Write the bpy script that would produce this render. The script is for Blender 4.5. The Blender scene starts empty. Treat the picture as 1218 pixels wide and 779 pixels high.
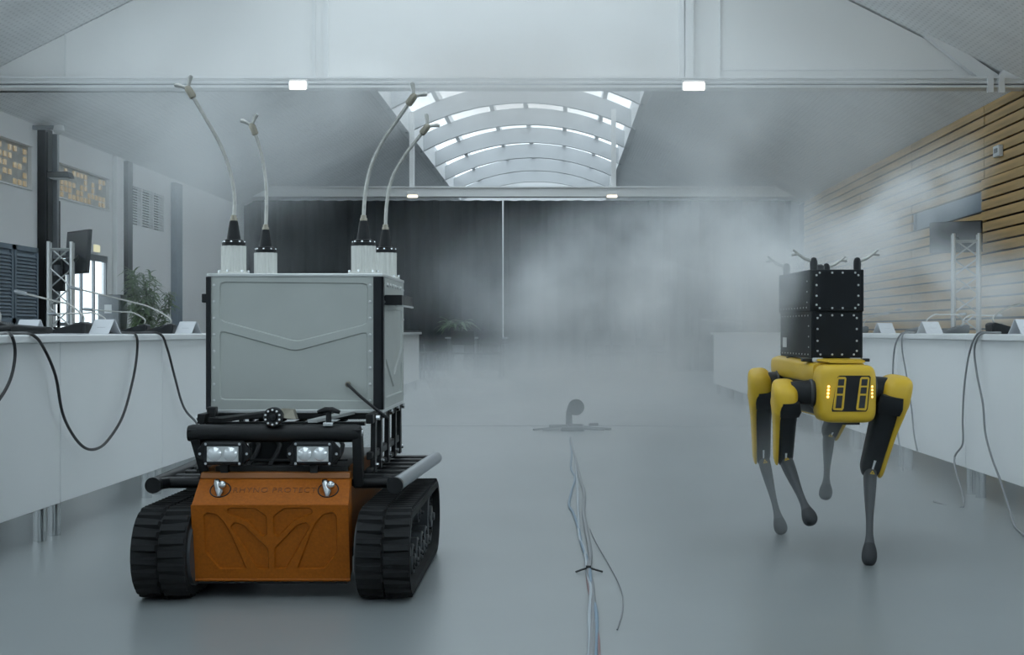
import bpy, math, random
from mathutils import Vector as V, Matrix
from mathutils.geometry import tessellate_polygon

random.seed(7)
S = bpy.context.scene
COL = S.collection

# ------------------------------------------------------------------ camera
F, VX, VY, H = 1750.0, 665.0, 394.0, 0.85     # focal length in pixels, vanishing point, eye height
cam = bpy.data.objects.new('camera', bpy.data.cameras.new('camera'))
COL.objects.link(cam)
cam.location = (0, 0, H)
cam.rotation_euler = (math.pi / 2, 0, 0)
cam.data.sensor_width = 36.0
cam.data.lens = F / 1218.0 * 36.0
cam.data.shift_x = (609.0 - VX) / 1218.0
cam.data.shift_y = (VY - 389.5) / 1218.0
cam.data.clip_start = 0.05
cam.data.clip_end = 300
S.camera = cam

# ------------------------------------------------------------------ world and exposure
world = bpy.data.worlds.new('overcast_sky')
S.world = world
world.use_nodes = True
bg = world.node_tree.nodes['Background']
bg.inputs['Color'].default_value = (0.86, 0.95, 1.0, 1)
bg.inputs['Strength'].default_value = 2.4
S.view_settings.view_transform = 'Standard'
S.view_settings.look = 'None'
S.view_settings.exposure = 0.1
S.view_settings.gamma = 1.0
S.view_settings.use_curve_mapping = False
S.cycles.max_bounces = 6
S.cycles.diffuse_bounces = 4
S.cycles.transparent_max_bounces = 12
S.cycles.volume_bounces = 1
S.cycles.volume_step_rate = 2.5
S.cycles.volume_max_steps = 128

# ------------------------------------------------------------------ helpers
def P(x, y, d):
    return V(((x - VX) * d / F, d, H - (y - VY) * d / F))
def PX(x, y, X):
    return P(x, y, X * F / (x - VX))
def PZ(x, y, Z):
    return P(x, y, (H - Z) * F / (y - VY))

def srgb(h):
    h = h.lstrip('#')
    c = [int(h[i:i + 2], 16) / 255 for i in (0, 2, 4)]
    return tuple(((x + .055) / 1.055) ** 2.4 if x > .04045 else x / 12.92 for x in c)

MATS = {}
def mat(name, color, rough=.5, metal=0.0, vary=0.0, scale=8.0, bump=0.0, bscale=60.0, spec=.5, emit=None, estr=0.0, stretch=None, coat=0.0):
    m = bpy.data.materials.new(name)
    m.use_nodes = True
    nt = m.node_tree
    b = nt.nodes['Principled BSDF']
    b.inputs['Base Color'].default_value = (*color, 1)
    b.inputs['Roughness'].default_value = rough
    b.inputs['Metallic'].default_value = metal
    b.inputs['Specular IOR Level'].default_value = spec
    if coat:
        b.inputs['Coat Weight'].default_value = coat
    if emit:
        b.inputs['Emission Color'].default_value = (*emit, 1)
        b.inputs['Emission Strength'].default_value = estr
    tc = nt.nodes.new('ShaderNodeTexCoord')
    src = tc.outputs['Object']
    if stretch:
        mp = nt.nodes.new('ShaderNodeMapping')
        mp.inputs['Scale'].default_value = stretch
        nt.links.new(src, mp.inputs['Vector'])
        src = mp.outputs['Vector']
    if vary:
        n = nt.nodes.new('ShaderNodeTexNoise')
        n.inputs['Scale'].default_value = scale
        n.inputs['Detail'].default_value = 5
        nt.links.new(src, n.inputs['Vector'])
        r = nt.nodes.new('ShaderNodeMapRange')
        r.inputs['From Min'].default_value = .3
        r.inputs['From Max'].default_value = .7
        r.inputs['To Min'].default_value = 1 - vary
        r.inputs['To Max'].default_value = 1 + vary
        nt.links.new(n.outputs['Fac'], r.inputs['Value'])
        mx = nt.nodes.new('ShaderNodeVectorMath')
        mx.operation = 'SCALE'
        mx.inputs[0].default_value = color
        nt.links.new(r.outputs['Result'], mx.inputs['Scale'])
        nt.links.new(mx.outputs['Vector'], b.inputs['Base Color'])
    if bump:
        n2 = nt.nodes.new('ShaderNodeTexNoise')
        n2.inputs['Scale'].default_value = bscale
        n2.inputs['Detail'].default_value = 3
        nt.links.new(src, n2.inputs['Vector'])
        bp = nt.nodes.new('ShaderNodeBump')
        bp.inputs['Strength'].default_value = bump
        bp.inputs['Distance'].default_value = .003
        nt.links.new(n2.outputs['Fac'], bp.inputs['Height'])
        nt.links.new(bp.outputs['Normal'], b.inputs['Normal'])
    MATS[name] = m
    return m

def glass_mat(name, tint, gloss=.12):
    m = bpy.data.materials.new(name)
    m.use_nodes = True
    nt = m.node_tree
    nt.nodes.remove(nt.nodes['Principled BSDF'])
    t = nt.nodes.new('ShaderNodeBsdfTransparent')
    t.inputs['Color'].default_value = (*tint, 1)
    g = nt.nodes.new('ShaderNodeBsdfGlossy')
    g.inputs['Roughness'].default_value = .05
    mx = nt.nodes.new('ShaderNodeMixShader')
    mx.inputs['Fac'].default_value = gloss
    nt.links.new(t.outputs[0], mx.inputs[1])
    nt.links.new(g.outputs[0], mx.inputs[2])
    nt.links.new(mx.outputs[0], nt.nodes['Material Output'].inputs['Surface'])
    MATS[name] = m
    return m

mat('floor_vinyl', (.205, .225, .23), .32, vary=.06, scale=1.3, bump=.02, bscale=3)
mat('white_paint', (.86, .87, .88), .6, vary=.03, scale=.8)
mat('gable_paint', (.90, .90, .89), .6, vary=.03, scale=.5)
mat('beam_paint', (.84, .85, .85), .45, vary=.03, scale=2)
mat('ceiling_tile', (.90, .91, .92), .85, vary=.05, scale=2)
mat('wood_board', (.50, .32, .12), .5, vary=.28, scale=2.0, stretch=(1, .35, 7))
mat('rib_paint', (.58, .60, .62), .6)
mat('dark_gap', (.012, .011, .010), .9)
mat('desk_white', (.78, .80, .81), .38, vary=.02, scale=3)
mat('desk_top', (.74, .76, .77), .3, vary=.02, scale=3)
mat('chrome', (.55, .57, .58), .22, 1.0)
mat('steel_dark', (.10, .11, .12), .4, .8, vary=.1)
mat('black_paint', (.008, .009, .010), .42, spec=.25, vary=.2, scale=14)
mat('black_plastic', (.012, .014, .016), .5, spec=.25, vary=.2, scale=10)
mat('rubber', (.015, .016, .017), .75, spec=.2, vary=.35, scale=9, bump=.3, bscale=30)
mat('orange_paint', (.31, .086, .005), .55, spec=.2, vary=.16, scale=120, bump=.15, bscale=160)
mat('orange_dark', (.20, .062, .003), .5, vary=.1)
mat('case_grey', (.375, .40, .385), .42, .15, vary=.05, scale=5)
mat('case_trim', (.010, .012, .015), .4, spec=.25)
mat('alu', (.55, .57, .57), .35, .7, vary=.05)
mat('filter_white', (.62, .63, .60), .45, vary=.03)
mat('hose_steel', (.42, .42, .40), .4, .6, vary=.15, scale=60)
mat('brass', (.30, .28, .23), .4, .7)
mat('yellow_shell', (.60, .385, .022), .45, vary=.05, scale=6)
mat('robot_black', (.012, .014, .016), .45, spec=.25, vary=.2, scale=12)
mat('robot_sole', (.035, .038, .042), .65, spec=.25)
mat('robot_grey', (.045, .05, .055), .5, vary=.15, scale=12)
mat('payload_black', (.007, .009, .011), .5, spec=.2, vary=.15, scale=8)
mat('white_plastic', (.72, .74, .75), .4)
mat('paper', (.60, .62, .65), .7)
mat('ink', (.10, .11, .13), .7)
mat('lens', (.75, .78, .80), .12, .6)
mat('curtain_cloth', (.012, .016, .019), .95, spec=.05, vary=.2, scale=3)
mat('shutter_blue', (.20, .25, .30), .55, vary=.06)
mat('tan_block', (.55, .55, .53), .7, vary=.1)
mat('amber_glass', (.60, .52, .38), .25, emit=(1.0, .74, .42), estr=.14)  # faint glow stands in for light coming through the glass blocks
mat('lamp_glow', (1, .97, .9), .4, emit=(1.0, .96, .88), estr=6.0)
mat('lamp_warm', (1, .9, .7), .4, emit=(1.0, .85, .60), estr=3.0)
mat('led_orange', (1, .5, .2), .4, emit=(1.0, .45, .12), estr=4.0)
mat('leaf_green', (.07, .13, .06), .55, vary=.3, scale=6)
mat('leaf_pale', (.14, .22, .10), .55, vary=.3, scale=6)
mat('pot_grey', (.20, .21, .22), .6)
mat('soil', (.04, .03, .02), .9)
mat('cable_black', (.012, .013, .015), .5)
mat('cable_blue', (.17, .24, .31), .5)
mat('cable_grey', (.20, .21, .22), .5)
mat('cable_white', (.36, .40, .43), .5)
mat('cable_red', (.22, .13, .13), .5)
mat('screen', (.02, .023, .026), .25)
mat('exit_green', (.60, .58, .35), .4, emit=(.9, .85, .55), estr=.6)
mat('grey_metal', (.30, .32, .34), .4, .6, vary=.05)
glass_mat('clear_glass', (.90, .93, .94), .08)
glass_mat('tinted_glass', (.46, .48, .49), .08)
glass_mat('roof_glass', (.74, .78, .80), .06)

def world_off(p):
    o = V((0, 0, 0))
    while p is not None:
        o += p.location
        p = p.parent
    return o

class MB:
    def __init__(s):
        s.v, s.f = [], []
    def _add(s, vs, fs):
        b = len(s.v)
        s.v += [V(p) for p in vs]
        s.f += [tuple(i + b for i in f) for f in fs]
        return s
    def hexa(s, p):
        return s._add(p, [(0, 3, 2, 1), (4, 5, 6, 7), (0, 1, 5, 4), (1, 2, 6, 5), (2, 3, 7, 6), (3, 0, 4, 7)])
    def box(s, lo, hi):
        x0, y0, z0 = lo
        x1, y1, z1 = hi
        return s.hexa([(x0, y0, z0), (x1, y0, z0), (x1, y1, z0), (x0, y1, z0), (x0, y0, z1), (x1, y0, z1), (x1, y1, z1), (x0, y1, z1)])
    def cbox(s, c, h, R=None):
        c = V(c)
        pts = []
        for dz in (-1, 1):
            for dx, dy in ((-1, -1), (1, -1), (1, 1), (-1, 1)):
                q = V((dx * h[0], dy * h[1], dz * h[2]))
                pts.append(c + (R @ q if R else q))
        return s.hexa(pts)
    def rings(s, rings, cap=True, closed=False):
        n = len(rings[0])
        vs = [p for r in rings for p in r]
        fs = []
        m = len(rings)
        for i in range(m if closed else m - 1):
            a, b = i * n, ((i + 1) % m) * n
            for k in range(n):
                k2 = (k + 1) % n
                fs.append((a + k, a + k2, b + k2, b + k))
        if cap and not closed:
            fs.append(tuple(range(n - 1, -1, -1)))
            fs.append(tuple((m - 1) * n + k for k in range(n)))
        return s._add(vs, fs)
    def tube(s, pts, r, n=8, cap=True, closed=False):
        pts = [V(p) for p in pts]
        m = len(pts)
        rr = r if isinstance(r, (list, tuple)) else [r] * m
        rings = []
        up = None
        for i in range(m):
            if closed:
                t = pts[(i + 1) % m] - pts[i - 1]
            else:
                t = pts[min(i + 1, m - 1)] - pts[max(i - 1, 0)]
            t.normalize()
            if up is None:
                up = V((0, 0, 1)) if abs(t.z) < .9 else V((1, 0, 0))
            a = t.cross(up)
            if a.length < 1e-5:
                a = t.cross(V((0, 1, 0)))
            a.normalize()
            b = a.cross(t).normalized()
            up = b
            rings.append([pts[i] + (a * math.cos(2 * math.pi * k / n) + b * math.sin(2 * math.pi * k / n)) * rr[i] for k in range(n)])
        return s.rings(rings, cap, closed)
    def cyl(s, p0, p1, r, n=16, r1=None):
        return s.tube([p0, p1], [r, r if r1 is None else r1], n)
    def lathe(s, prof, c, axis=V((0, 0, 1)), n=20):
        c = V(c)
        axis = V(axis).normalized()
        u = axis.cross(V((0, 1, 0)) if abs(axis.y) < .9 else V((1, 0, 0))).normalized()
        w = axis.cross(u)
        rings = [[c + axis * z + (u * math.cos(2 * math.pi * k / n) + w * math.sin(2 * math.pi * k / n)) * max(r, 1e-4) for k in range(n)] for r, z in prof]
        return s.rings(rings, True)
    def prism(s, poly, o, u, v, d):
        """2-D polygon (counter-clockwise seen against d) extruded along d"""
        o, u, v, d = V(o), V(u), V(v), V(d)
        base = [o + u * a + v * b for a, b in poly]
        n = len(base)
        tri = tessellate_polygon([[V((a, b, 0)) for a, b in poly]])
        vs = base + [p + d for p in base]
        fs = [tuple(t) for t in tri] + [tuple(n + i for i in t) for t in tri]
        fs += [(k, (k + 1) % n, n + (k + 1) % n, n + k) for k in range(n)]
        return s._add(vs, fs)
    def loft(s, secs, e=4.0, n=20, cap=True):
        """sections (centre, half-axis u, half-axis v) with superellipse outline"""
        rings = []
        for c, u, v in secs:
            c, u, v = V(c), V(u), V(v)
            ring = []
            for k in range(n):
                t = 2 * math.pi * k / n
                ct, st = math.cos(t), math.sin(t)
                ring.append(c + u * (math.copysign(abs(ct) ** (2 / e), ct)) + v * (math.copysign(abs(st) ** (2 / e), st)))
            rings.append(ring)
        return s.rings(rings, cap)
    def sloft(s, secs, e=4.0, n=36, m=5):
        ps = [catmull([V(q[i]) for q in secs], m) for i in range(3)]
        return s.loft(list(zip(*ps)), e, n)
    def ball(s, c, r, n=12, m=8):
        c = V(c)
        rx, ry, rz = (r, r, r) if not isinstance(r, (tuple, list)) else r
        rings = []
        for i in range(m + 1):
            a = math.pi * i / m
            q = max(math.sin(a), 1e-3)
            rings.append([c + V((rx * q * math.cos(2 * math.pi * k / n), ry * q * math.sin(2 * math.pi * k / n), -rz * math.cos(a))) for k in range(n)])
        return s.rings(rings, True)
    def mesh(s, name, material, off=V((0, 0, 0)), sharp=35):
        import bmesh
        me = bpy.data.meshes.new(name)
        me.from_pydata([p - off for p in s.v], [], s.f)
        bm = bmesh.new()
        bm.from_mesh(me)
        bmesh.ops.recalc_face_normals(bm, faces=bm.faces)
        bm.to_mesh(me)
        bm.free()
        me.shade_smooth()
        me.set_sharp_from_angle(angle=math.radians(sharp))
        me.materials.append(MATS[material])
        return me
    def build(s, name, material, parent=None, bevel=0, seg=2, sharp=35, at=None):
        """at: world position of a top-level object's origin"""
        off = world_off(parent) if parent else V(at or (0, 0, 0))
        o = bpy.data.objects.new(name, s.mesh(name, material, off, sharp))
        COL.objects.link(o)
        o.parent = parent
        if not parent:
            o.location = off
        if bevel:
            b = o.modifiers.new('bevel', 'BEVEL')
            b.width = bevel
            b.segments = seg
            b.limit_method = 'ANGLE'
            b.angle_limit = math.radians(40)
            b.harden_normals = False
        return o

def inst(name, me, parent, loc, rot=None, scale=None):
    """an object sharing mesh data; loc is in world space"""
    o = bpy.data.objects.new(name, me)
    COL.objects.link(o)
    o.parent = parent
    o.location = V(loc) - (world_off(parent) if parent else V((0, 0, 0)))
    if rot is not None:
        o.rotation_euler = rot
    if scale is not None:
        o.scale = scale
    return o

def thing(name, label, cat, loc=(0, 0, 0), group=None):
    o = bpy.data.objects.new(name, None)
    COL.objects.link(o)
    o.location = loc
    o.empty_display_size = .1
    return tag(o, label, cat, group)
def tag(o, label, cat, group=None, kind=None):
    o['label'] = label
    o['category'] = cat
    if group:
        o['group'] = group
    if kind:
        o['kind'] = kind
    return o
def struct(o, label=None, cat=None):
    o['kind'] = 'structure'
    if label:
        o['label'] = label
    if cat:
        o['category'] = cat
    return o
def copy_tree(o, parent=None):
    c = o.copy()
    COL.objects.link(c)
    c.parent = parent
    for ch in list(o.children):
        copy_tree(ch, c)
    return c

def catmull(pts, n=6):
    pts = [V(p) for p in pts]
    out = []
    for i in range(len(pts) - 1):
        p0 = pts[max(i - 1, 0)]
        p1, p2 = pts[i], pts[i + 1]
        p3 = pts[min(i + 2, len(pts) - 1)]
        for k in range(n):
            t = k / n
            out.append(.5 * ((2 * p1) + (p2 - p0) * t + (2 * p0 - 5 * p1 + 4 * p2 - p3) * t * t + (3 * p1 - p0 - 3 * p2 + p3) * t ** 3))
    out.append(pts[-1])
    return out

def area2(poly):
    return sum(poly[i][0] * poly[(i + 1) % len(poly)][1] - poly[(i + 1) % len(poly)][0] * poly[i][1] for i in range(len(poly)))
def inset(poly, w):
    n = len(poly)
    sgn = 1 if area2(poly) > 0 else -1
    out = []
    for i in range(n):
        a, b, c = V(poly[i - 1]), V(poly[i]), V(poly[(i + 1) % n])
        e1, e2 = (b - a).normalized(), (c - b).normalized()
        n1, n2 = V((-e1.y, e1.x)) * sgn, V((-e2.y, e2.x)) * sgn
        m = n1 + n2
        m = m / max(m.length_squared, .5) * 2
        out.append(tuple(b + m * w))
    return out
def chamfer(poly, r):
    """cut each corner of a polygon with three points so that it reads as rounded"""
    n = len(poly)
    out = []
    for i in range(n):
        a, b, c = V(poly[i - 1]), V(poly[i]), V(poly[(i + 1) % n])
        k1, k2 = (a - b), (c - b)
        q1 = b + k1.normalized() * min(r, k1.length * .4)
        q2 = b + k2.normalized() * min(r, k2.length * .4)
        out += [tuple(q1), tuple((q1 + q2) * .25 + b * .5), tuple(q2)]
    return out
def pocket_plate(mb, outer, pockets, depth, slope, o, u, v, n, thick=.004):
    """a plate with pressed-in pockets. o origin, u/v plane axes, n outward normal"""
    o, u, v, n = V(o), V(u), V(v), V(n)
    polys = [outer] + pockets
    flat = [p for q in polys for p in q]
    tri = tessellate_polygon([[V((a, b, 0)) for a, b in q] for q in polys])
    mb._add([o + u * a + v * b for a, b in flat], [tuple(t) for t in tri])
    for q in pockets:
        q2 = inset(q, slope)
        m = len(q)
        mb._add([o + u * a + v * b for a, b in q] + [o + u * a + v * b - n * depth for a, b in q2],
                [(k, (k + 1) % m, m + (k + 1) % m, m + k) for k in range(m)])
        t2 = tessellate_polygon([[V((a, b, 0)) for a, b in q2]])
        mb._add([o + u * a + v * b - n * depth for a, b in q2], [tuple(t) for t in t2])
    m = len(outer)
    mb._add([o + u * a + v * b for a, b in outer] + [o + u * a + v * b - n * (depth + thick) for a, b in outer],
            [(k, (k + 1) % m, m + (k + 1) % m, m + k) for k in range(m)] + [tuple(m + k for k in range(m))])
    return mb

def text_mesh(body, size, material, extrude=.0006):
    c = bpy.data.curves.new('lettering', 'FONT')
    c.body = body
    c.size = size
    c.align_x = 'CENTER'
    c.align_y = 'CENTER'
    c.extrude = extrude
    c.offset = -size * .012
    c.space_character = 1.12
    tmp = bpy.data.objects.new('lettering_tmp', c)
    COL.objects.link(tmp)
    dg = bpy.context.evaluated_depsgraph_get()
    me = bpy.data.meshes.new_from_object(tmp.evaluated_get(dg))
    bpy.data.objects.remove(tmp)
    bpy.data.curves.remove(c)
    me.materials.clear()
    me.materials.append(MATS[material])
    return me

# ================================================================== SETTING
XL, ZL = -6.65, 3.47      # left wall and its top
XR, ZR = 5.06, 3.54       # right wall and its top
YB, YE = -7.0, 50.0       # hall length
SKL, SKR = -3.30, 1.62    # skylight edges
SKZL, SKZR = ZL + .507 * (SKL - XL), ZR + .5 * (XR - SKR)
D1, D2 = 16.0, 30.5       # the two tie beams

fl = struct(MB().box((XL - .4, YB, -.2), (XR + .4, YE, 0)).build('floor', 'floor_vinyl'))
for y in (13.2, 22.5, 29.2):
    MB().box((XL, y, 0), (XR, y + .035, .004)).build('seam', 'grey_metal', fl)
# left wall, pieced around its openings: (y0, y1, z0, z1)
clerestory = [(15.0, 18.55, 2.62, 3.20), (19.35, 21.75, 2.62, 3.12)]
door_open = (19.45, 21.7, 0.0, 1.95)
louvre_open = (22.7, 24.75, 2.52, 3.12)
near_l = (YB + .4, 13.6, .90, 3.25)         # unseen glazing, added to let more daylight into the hall
holes = clerestory + [door_open, louvre_open, near_l]
ys = sorted({YB, YE, *[h[0] for h in holes], *[h[1] for h in holes]})
wl = MB()
for a, b in zip(ys[:-1], ys[1:]):
    mid = (a + b) / 2
    zs = 0.0
    for h in sorted([h for h in holes if h[0] < mid < h[1]], key=lambda h: h[2]):
        if h[2] > zs:
            wl.box((XL - .1, a, zs), (XL, b, h[2]))
        zs = h[3]
    wl.box((XL - .1, a, zs), (XL, b, ZL + .02))
wl = struct(wl.build('wall_left', 'white_paint'))

# clerestory windows of small amber glass blocks in a masonry grid
amber_me = MB().box((-.02, -.026, -.045), (.02, .026, .045)).mesh('glass_block', 'amber_glass')
for i, (y0, y1, z0, z1) in enumerate(clerestory):
    w = struct(MB().box((XL - .10, y0, z0), (XL - .05, y1, z1)).build('window_%d' % (i + 1), 'tan_block', at=(XL - .1, y0, z0)))
    MB().box((XL - .05, y0, z1 - .03), (XL + .03, y1, z1)).build('window_frame', 'white_paint', w)
    MB().box((XL - .05, y0, z0), (XL + .02, y1, z0 + .02)).build('window_sill', 'white_paint', w)
    cells = MB()
    ny = int((y1 - y0 - .06) / .165)
    for r in range(5):
        for k in range(ny):
            if (k + 2 * r) % 7 == 3 or random.random() < .16:
                continue
            c = V((XL - .045, y0 + .12 + k * .165, z0 + .075 + r * (z1 - z0 - .12) / 4.6))
            cells.box(c - V((.012, .042, .032)), c + V((.012, .042, .032)))
    g = cells.build('glass_blocks', 'amber_glass', w)
    g['kind'] = 'stuff'

# glazed door in the left wall
dr = struct(MB().box((XL - .06, door_open[0], 1.86), (XL - .01, door_open[1], 1.95)).build('door_1', 'grey_metal', at=(XL - .1, 20.5, 0)))
for k in range(5):
    y = door_open[0] + .03 + k * (door_open[1] - door_open[0] - .06) / 4
    MB().box((XL - .05, y - .03, 0), (XL - .02, y + .03, 1.9)).build('mullion', 'grey_metal', dr)
MB().box((XL - .05, door_open[0], .92), (XL - .02, door_open[1], .97)).build('rail', 'grey_metal', dr)
MB().box((XL - .05, door_open[0], 0), (XL - .02, door_open[1], .10)).build('kick_rail', 'grey_metal', dr)
for k in range(4):
    st = (door_open[1] - door_open[0] - .06) / 4
    y = door_open[0] + .06 + k * st
    MB().box((XL - .04, y, .1), (XL - .03, y + st - .06, 1.86)).build('pane', 'clear_glass', dr)

# louvred vent
lv = struct(MB().box((XL - .10, louvre_open[0], louvre_open[2]), (XL - .09, louvre_open[1], louvre_open[3])).build('window_3', 'dark_gap', at=(XL - .1, 23.5, 2.8)))
sl = MB().cbox((0, 0, 0), (.034, 1.0, .005), Matrix.Rotation(math.radians(28), 3, 'Y')).mesh('slat', 'white_paint')
for k in range(14):
    inst('slat', sl, lv, (XL - .03, 23.72, 2.56 + k * .042))
for k in range(4):
    y = louvre_open[0] + .03 + k * .66
    MB().box((XL - .05, y - .025, 2.52), (XL + .02, y + .025, 3.12)).build('stile', 'white_paint', lv)

# right wall: backing and individual boards
near_r = (YB + .4, 10.0, .90, 3.30)  # opposite strip of unseen glazing, also added for more daylight
wr = MB().box((XR + .03, 10.0, 0), (XR + .3, YE, ZR))
wr.box((XR + .03, YB, 0), (XR + .3, 10.0, .90))
wr.box((XR + .03, YB, 3.30), (XR + .3, 10.0, ZR))
wr.box((XR + .03, YB, .90), (XR + .3, YB + .4, 3.30))
wr = struct(wr.build('wall_right', 'dark_gap'))
for nm, xw, (y0, y1, z0, z1) in (('window_5', XL - .05, near_l), ('window_6', XR + .15, near_r)):  # both strips lie out of view, added to brighten the interior
    w = struct(MB().box((xw - .04, y0, z0), (xw + .04, y1, z0 + .07)).build(nm, 'grey_metal', at=(xw, (y0 + y1) / 2, z0)))
    MB().box((xw - .04, y0, z1 - .07), (xw + .04, y1, z1)).build('window_frame', 'grey_metal', w)
    n = int((y1 - y0) / 1.9)
    for k in range(n + 1):
        y = y0 + .03 + (y1 - y0 - .06) * k / n
        MB().box((xw - .04, y - .03, z0 + .07), (xw + .04, y + .03, z1 - .07)).build('mullion', 'grey_metal', w)
        if k < n:
            MB().box((xw - .005, y + .03, z0 + .07), (xw + .005, y + (y1 - y0 - .06) / n - .03, z1 - .07)).build('pane', 'clear_glass', w)
pitch, jts = .127, [10.3, 13.9, 17.5, 21.1, 24.7, 28.3, 30.4]
for j, (a, b) in enumerate(zip(jts[:-1], jts[1:])):
    me = MB().box((-.012, a + .008, -.051), (.020, b - .008, .051)).mesh('plank', 'wood_board')
    off = 0.0 if j % 2 else .02
    for r in range(27):
        z = ZR - .06 - r * pitch
        if z < .08:
            break
        if a == 17.5 and r in (8, 9):
            continue
        inst('plank', me, wr, (XR + .008 - (.035 if a == 13.9 and r > 6 else 0) + (.006 if (r * 7 + j * 3) % 5 == 0 else 0), 0, z))
w = struct(MB().box((XR + .02, 17.6, 2.29), (XR + .03, 20.9, 2.52)).build('window_4', 'shutter_blue', at=(XR, 19, 2.4)))
MB().box((XR - .01, 17.56, 2.29), (XR + .03, 17.62, 2.52)).build('window_frame', 'grey_metal', w)
MB().box((XR - .01, 20.9, 2.29), (XR + .03, 20.96, 2.52)).build('window_frame', 'grey_metal', w)

# ceiling: two pitched sides of perforated tiles
def perforated():
    m = MATS['ceiling_tile']
    nt = m.node_tree
    b = nt.nodes['Principled BSDF']
    tc = nt.nodes.new('ShaderNodeTexCoord')
    mp = nt.nodes.new('ShaderNodeMapping')
    mp.inputs['Scale'].default_value = (18, 12, 0)
    nt.links.new(tc.outputs['Object'], mp.inputs['Vector'])
    vo = nt.nodes.new('ShaderNodeTexVoronoi')
    vo.inputs['Scale'].default_value = 1.0
    vo.inputs['Randomness'].default_value = 0.0
    nt.links.new(mp.outputs['Vector'], vo.inputs['Vector'])
    r = nt.nodes.new('ShaderNodeMapRange')
    r.inputs['From Min'].default_value = .18
    r.inputs['From Max'].default_value = .30
    r.inputs['To Min'].default_value = .86
    r.inputs['To Max'].default_value = 1.0
    nt.links.new(vo.outputs['Distance'], r.inputs['Value'])
    old = b.inputs['Base Color'].links[0].from_socket
    mx = nt.nodes.new('ShaderNodeVectorMath')
    mx.operation = 'SCALE'
    nt.links.new(old, mx.inputs[0])
    nt.links.new(r.outputs['Result'], mx.inputs['Scale'])
    nt.links.new(mx.outputs['Vector'], b.inputs['Base Color'])
perforated()
ce = MB()
ce.hexa([(XL - .3, YB, ZL - .15), (SKL, YB, SKZL), (SKL, YE, SKZL), (XL - .3, YE, ZL - .15),
         (XL - .3, YB, ZL + .05), (SKL, YB, SKZL + .2), (SKL, YE, SKZL + .2), (XL - .3, YE, ZL + .05)])
ce.hexa([(SKR, YB, SKZR), (XR + .3, YB, ZR - .15), (XR + .3, YE, ZR - .15), (SKR, YE, SKZR),
         (SKR, YB, SKZR + .2), (XR + .3, YB, ZR + .05), (XR + .3, YE, ZR + .05), (SKR, YE, SKZR + .2)])
ce = struct(ce.build('ceiling', 'ceiling_tile'))
# skylight: deep arched ribs, glazing bars and panes
skc, skh = (SKL + SKR) / 2, (SKR - SKL) / 2
def arch(t, rise=.62, base=0.0):
    x = skc + skh * t
    z = (SKZL + (SKZR - SKZL) * (t + 1) / 2) + rise * (1 - t * t) + base
    return x, z
for k in range(16):
    y = 1.5 + k * 3.35
    if y > YE:
        break
    rb = MB()
    rings = []
    for i in range(17):
        t = -1 + i / 8
        x, z = arch(t)
        rings.append([V((x, y, z - .06)), V((x, y + .16, z - .06)), V((x, y + .16, z + .33)), V((x, y, z + .33))])
    rb.rings(rings)
    rb.build('rib', 'rib_paint', ce)
for t in (-1, -.72, -.30, .02, .40, .74, 1):
    x, z = arch(t, base=.42)
    MB().box((x - .05, YB, z - .10), (x + .05, YE, z + .08)).build('glazing_bar', 'white_paint', ce)
for s in (-1, 1):
    x, z = arch(s)
    MB().box((x - .07, YB, z - .04), (x + .07, YE, z + .50)).build('upstand', 'white_paint', ce)
for k in range(17):
    y0 = YB + .02 if k == 0 else 1.5 + (k - 1) * 3.35 + .08
    y1 = min(1.5 + k * 3.35 + .08, YE)
    if y0 >= y1:
        break
    pn = MB()
    prev = None
    for i in range(13):
        x, z = arch(-1 + i / 6, base=.50)
        if prev:
            pn._add([(prev[0], y0, prev[1]), (x, y0, z), (x, y1, z), (prev[0], y1, prev[1])], [(0, 1, 2, 3)])
        prev = (x, z)
    pn.build('pane', 'roof_glass', ce)

# end wall behind the curtain
end_poly = [(XL - .3, 0), (XR + .3, 0), (XR + .3, ZR - .1)] + [arch(1 - i / 8, base=.48) for i in range(17)] + [(XL - .3, ZL - .1)]
struct(MB().prism(end_poly, (0, YE, 0), (1, 0, 0), (0, 0, 1), (0, .2, 0)).build('wall_back', 'white_paint'))
struct(MB().prism(end_poly, (0, YB - .2, 0), (1, 0, 0), (0, 0, 1), (0, .2, 0)).build('wall_front', 'white_paint'))  # unseen end wall added behind the camera to cut light on front faces

# white gable panel above the near tie beam
gz = 3.60
gb = struct(MB().prism([(XL, gz), (XR, gz), (XR, ZR - .03), (SKR, SKZR - .02), (SKL, SKZL - .02), (XL, ZL)], (0, D1 + .08, 0), (1, 0, 0), (0, 0, 1), (0, .08, 0)).build('wall_gable', 'gable_paint'))
for (x0, x1, dy) in ((1.307, 1.36, .06), (1.375, 1.46, .09), (1.75, 1.762, .03), (-2.70, -2.66, .03), (-2.57, -2.52, .05), (-5.4, -5.39, .02)):
    MB().box((x0, D1 + .08 - dy, gz), (x1, D1 + .08, 4.9)).build('upright', 'beam_paint', gb)
MB().box((1.75, D1 + .06, gz + .10), (4.3, D1 + .08, gz + .112)).build('bead', 'beam_paint', gb)
# right end strut with end plate
a, b = P(1108, 34, D1 - .05), P(1192, 92, D1 - .05)
dv = (b - a).normalized()
nv = V((-dv.z, 0, dv.x))
q = MB()
q.hexa([a, b, b + V((0, .1, 0)), a + V((0, .1, 0)), a - nv * .10, b - nv * .16, b - nv * .16 + V((0, .1, 0)), a - nv * .10 + V((0, .1, 0))])
q.build('strut', 'beam_paint', gb)
q = MB()
q.prism([(4.70, 3.52), (4.92, 3.50), (4.94, 3.66), (4.84, 3.74)], (0, D1 - .12, 0), (1, 0, 0), (0, 0, 1), (0, .12, 0))
q.build('gusset', 'beam_paint', gb)

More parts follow.
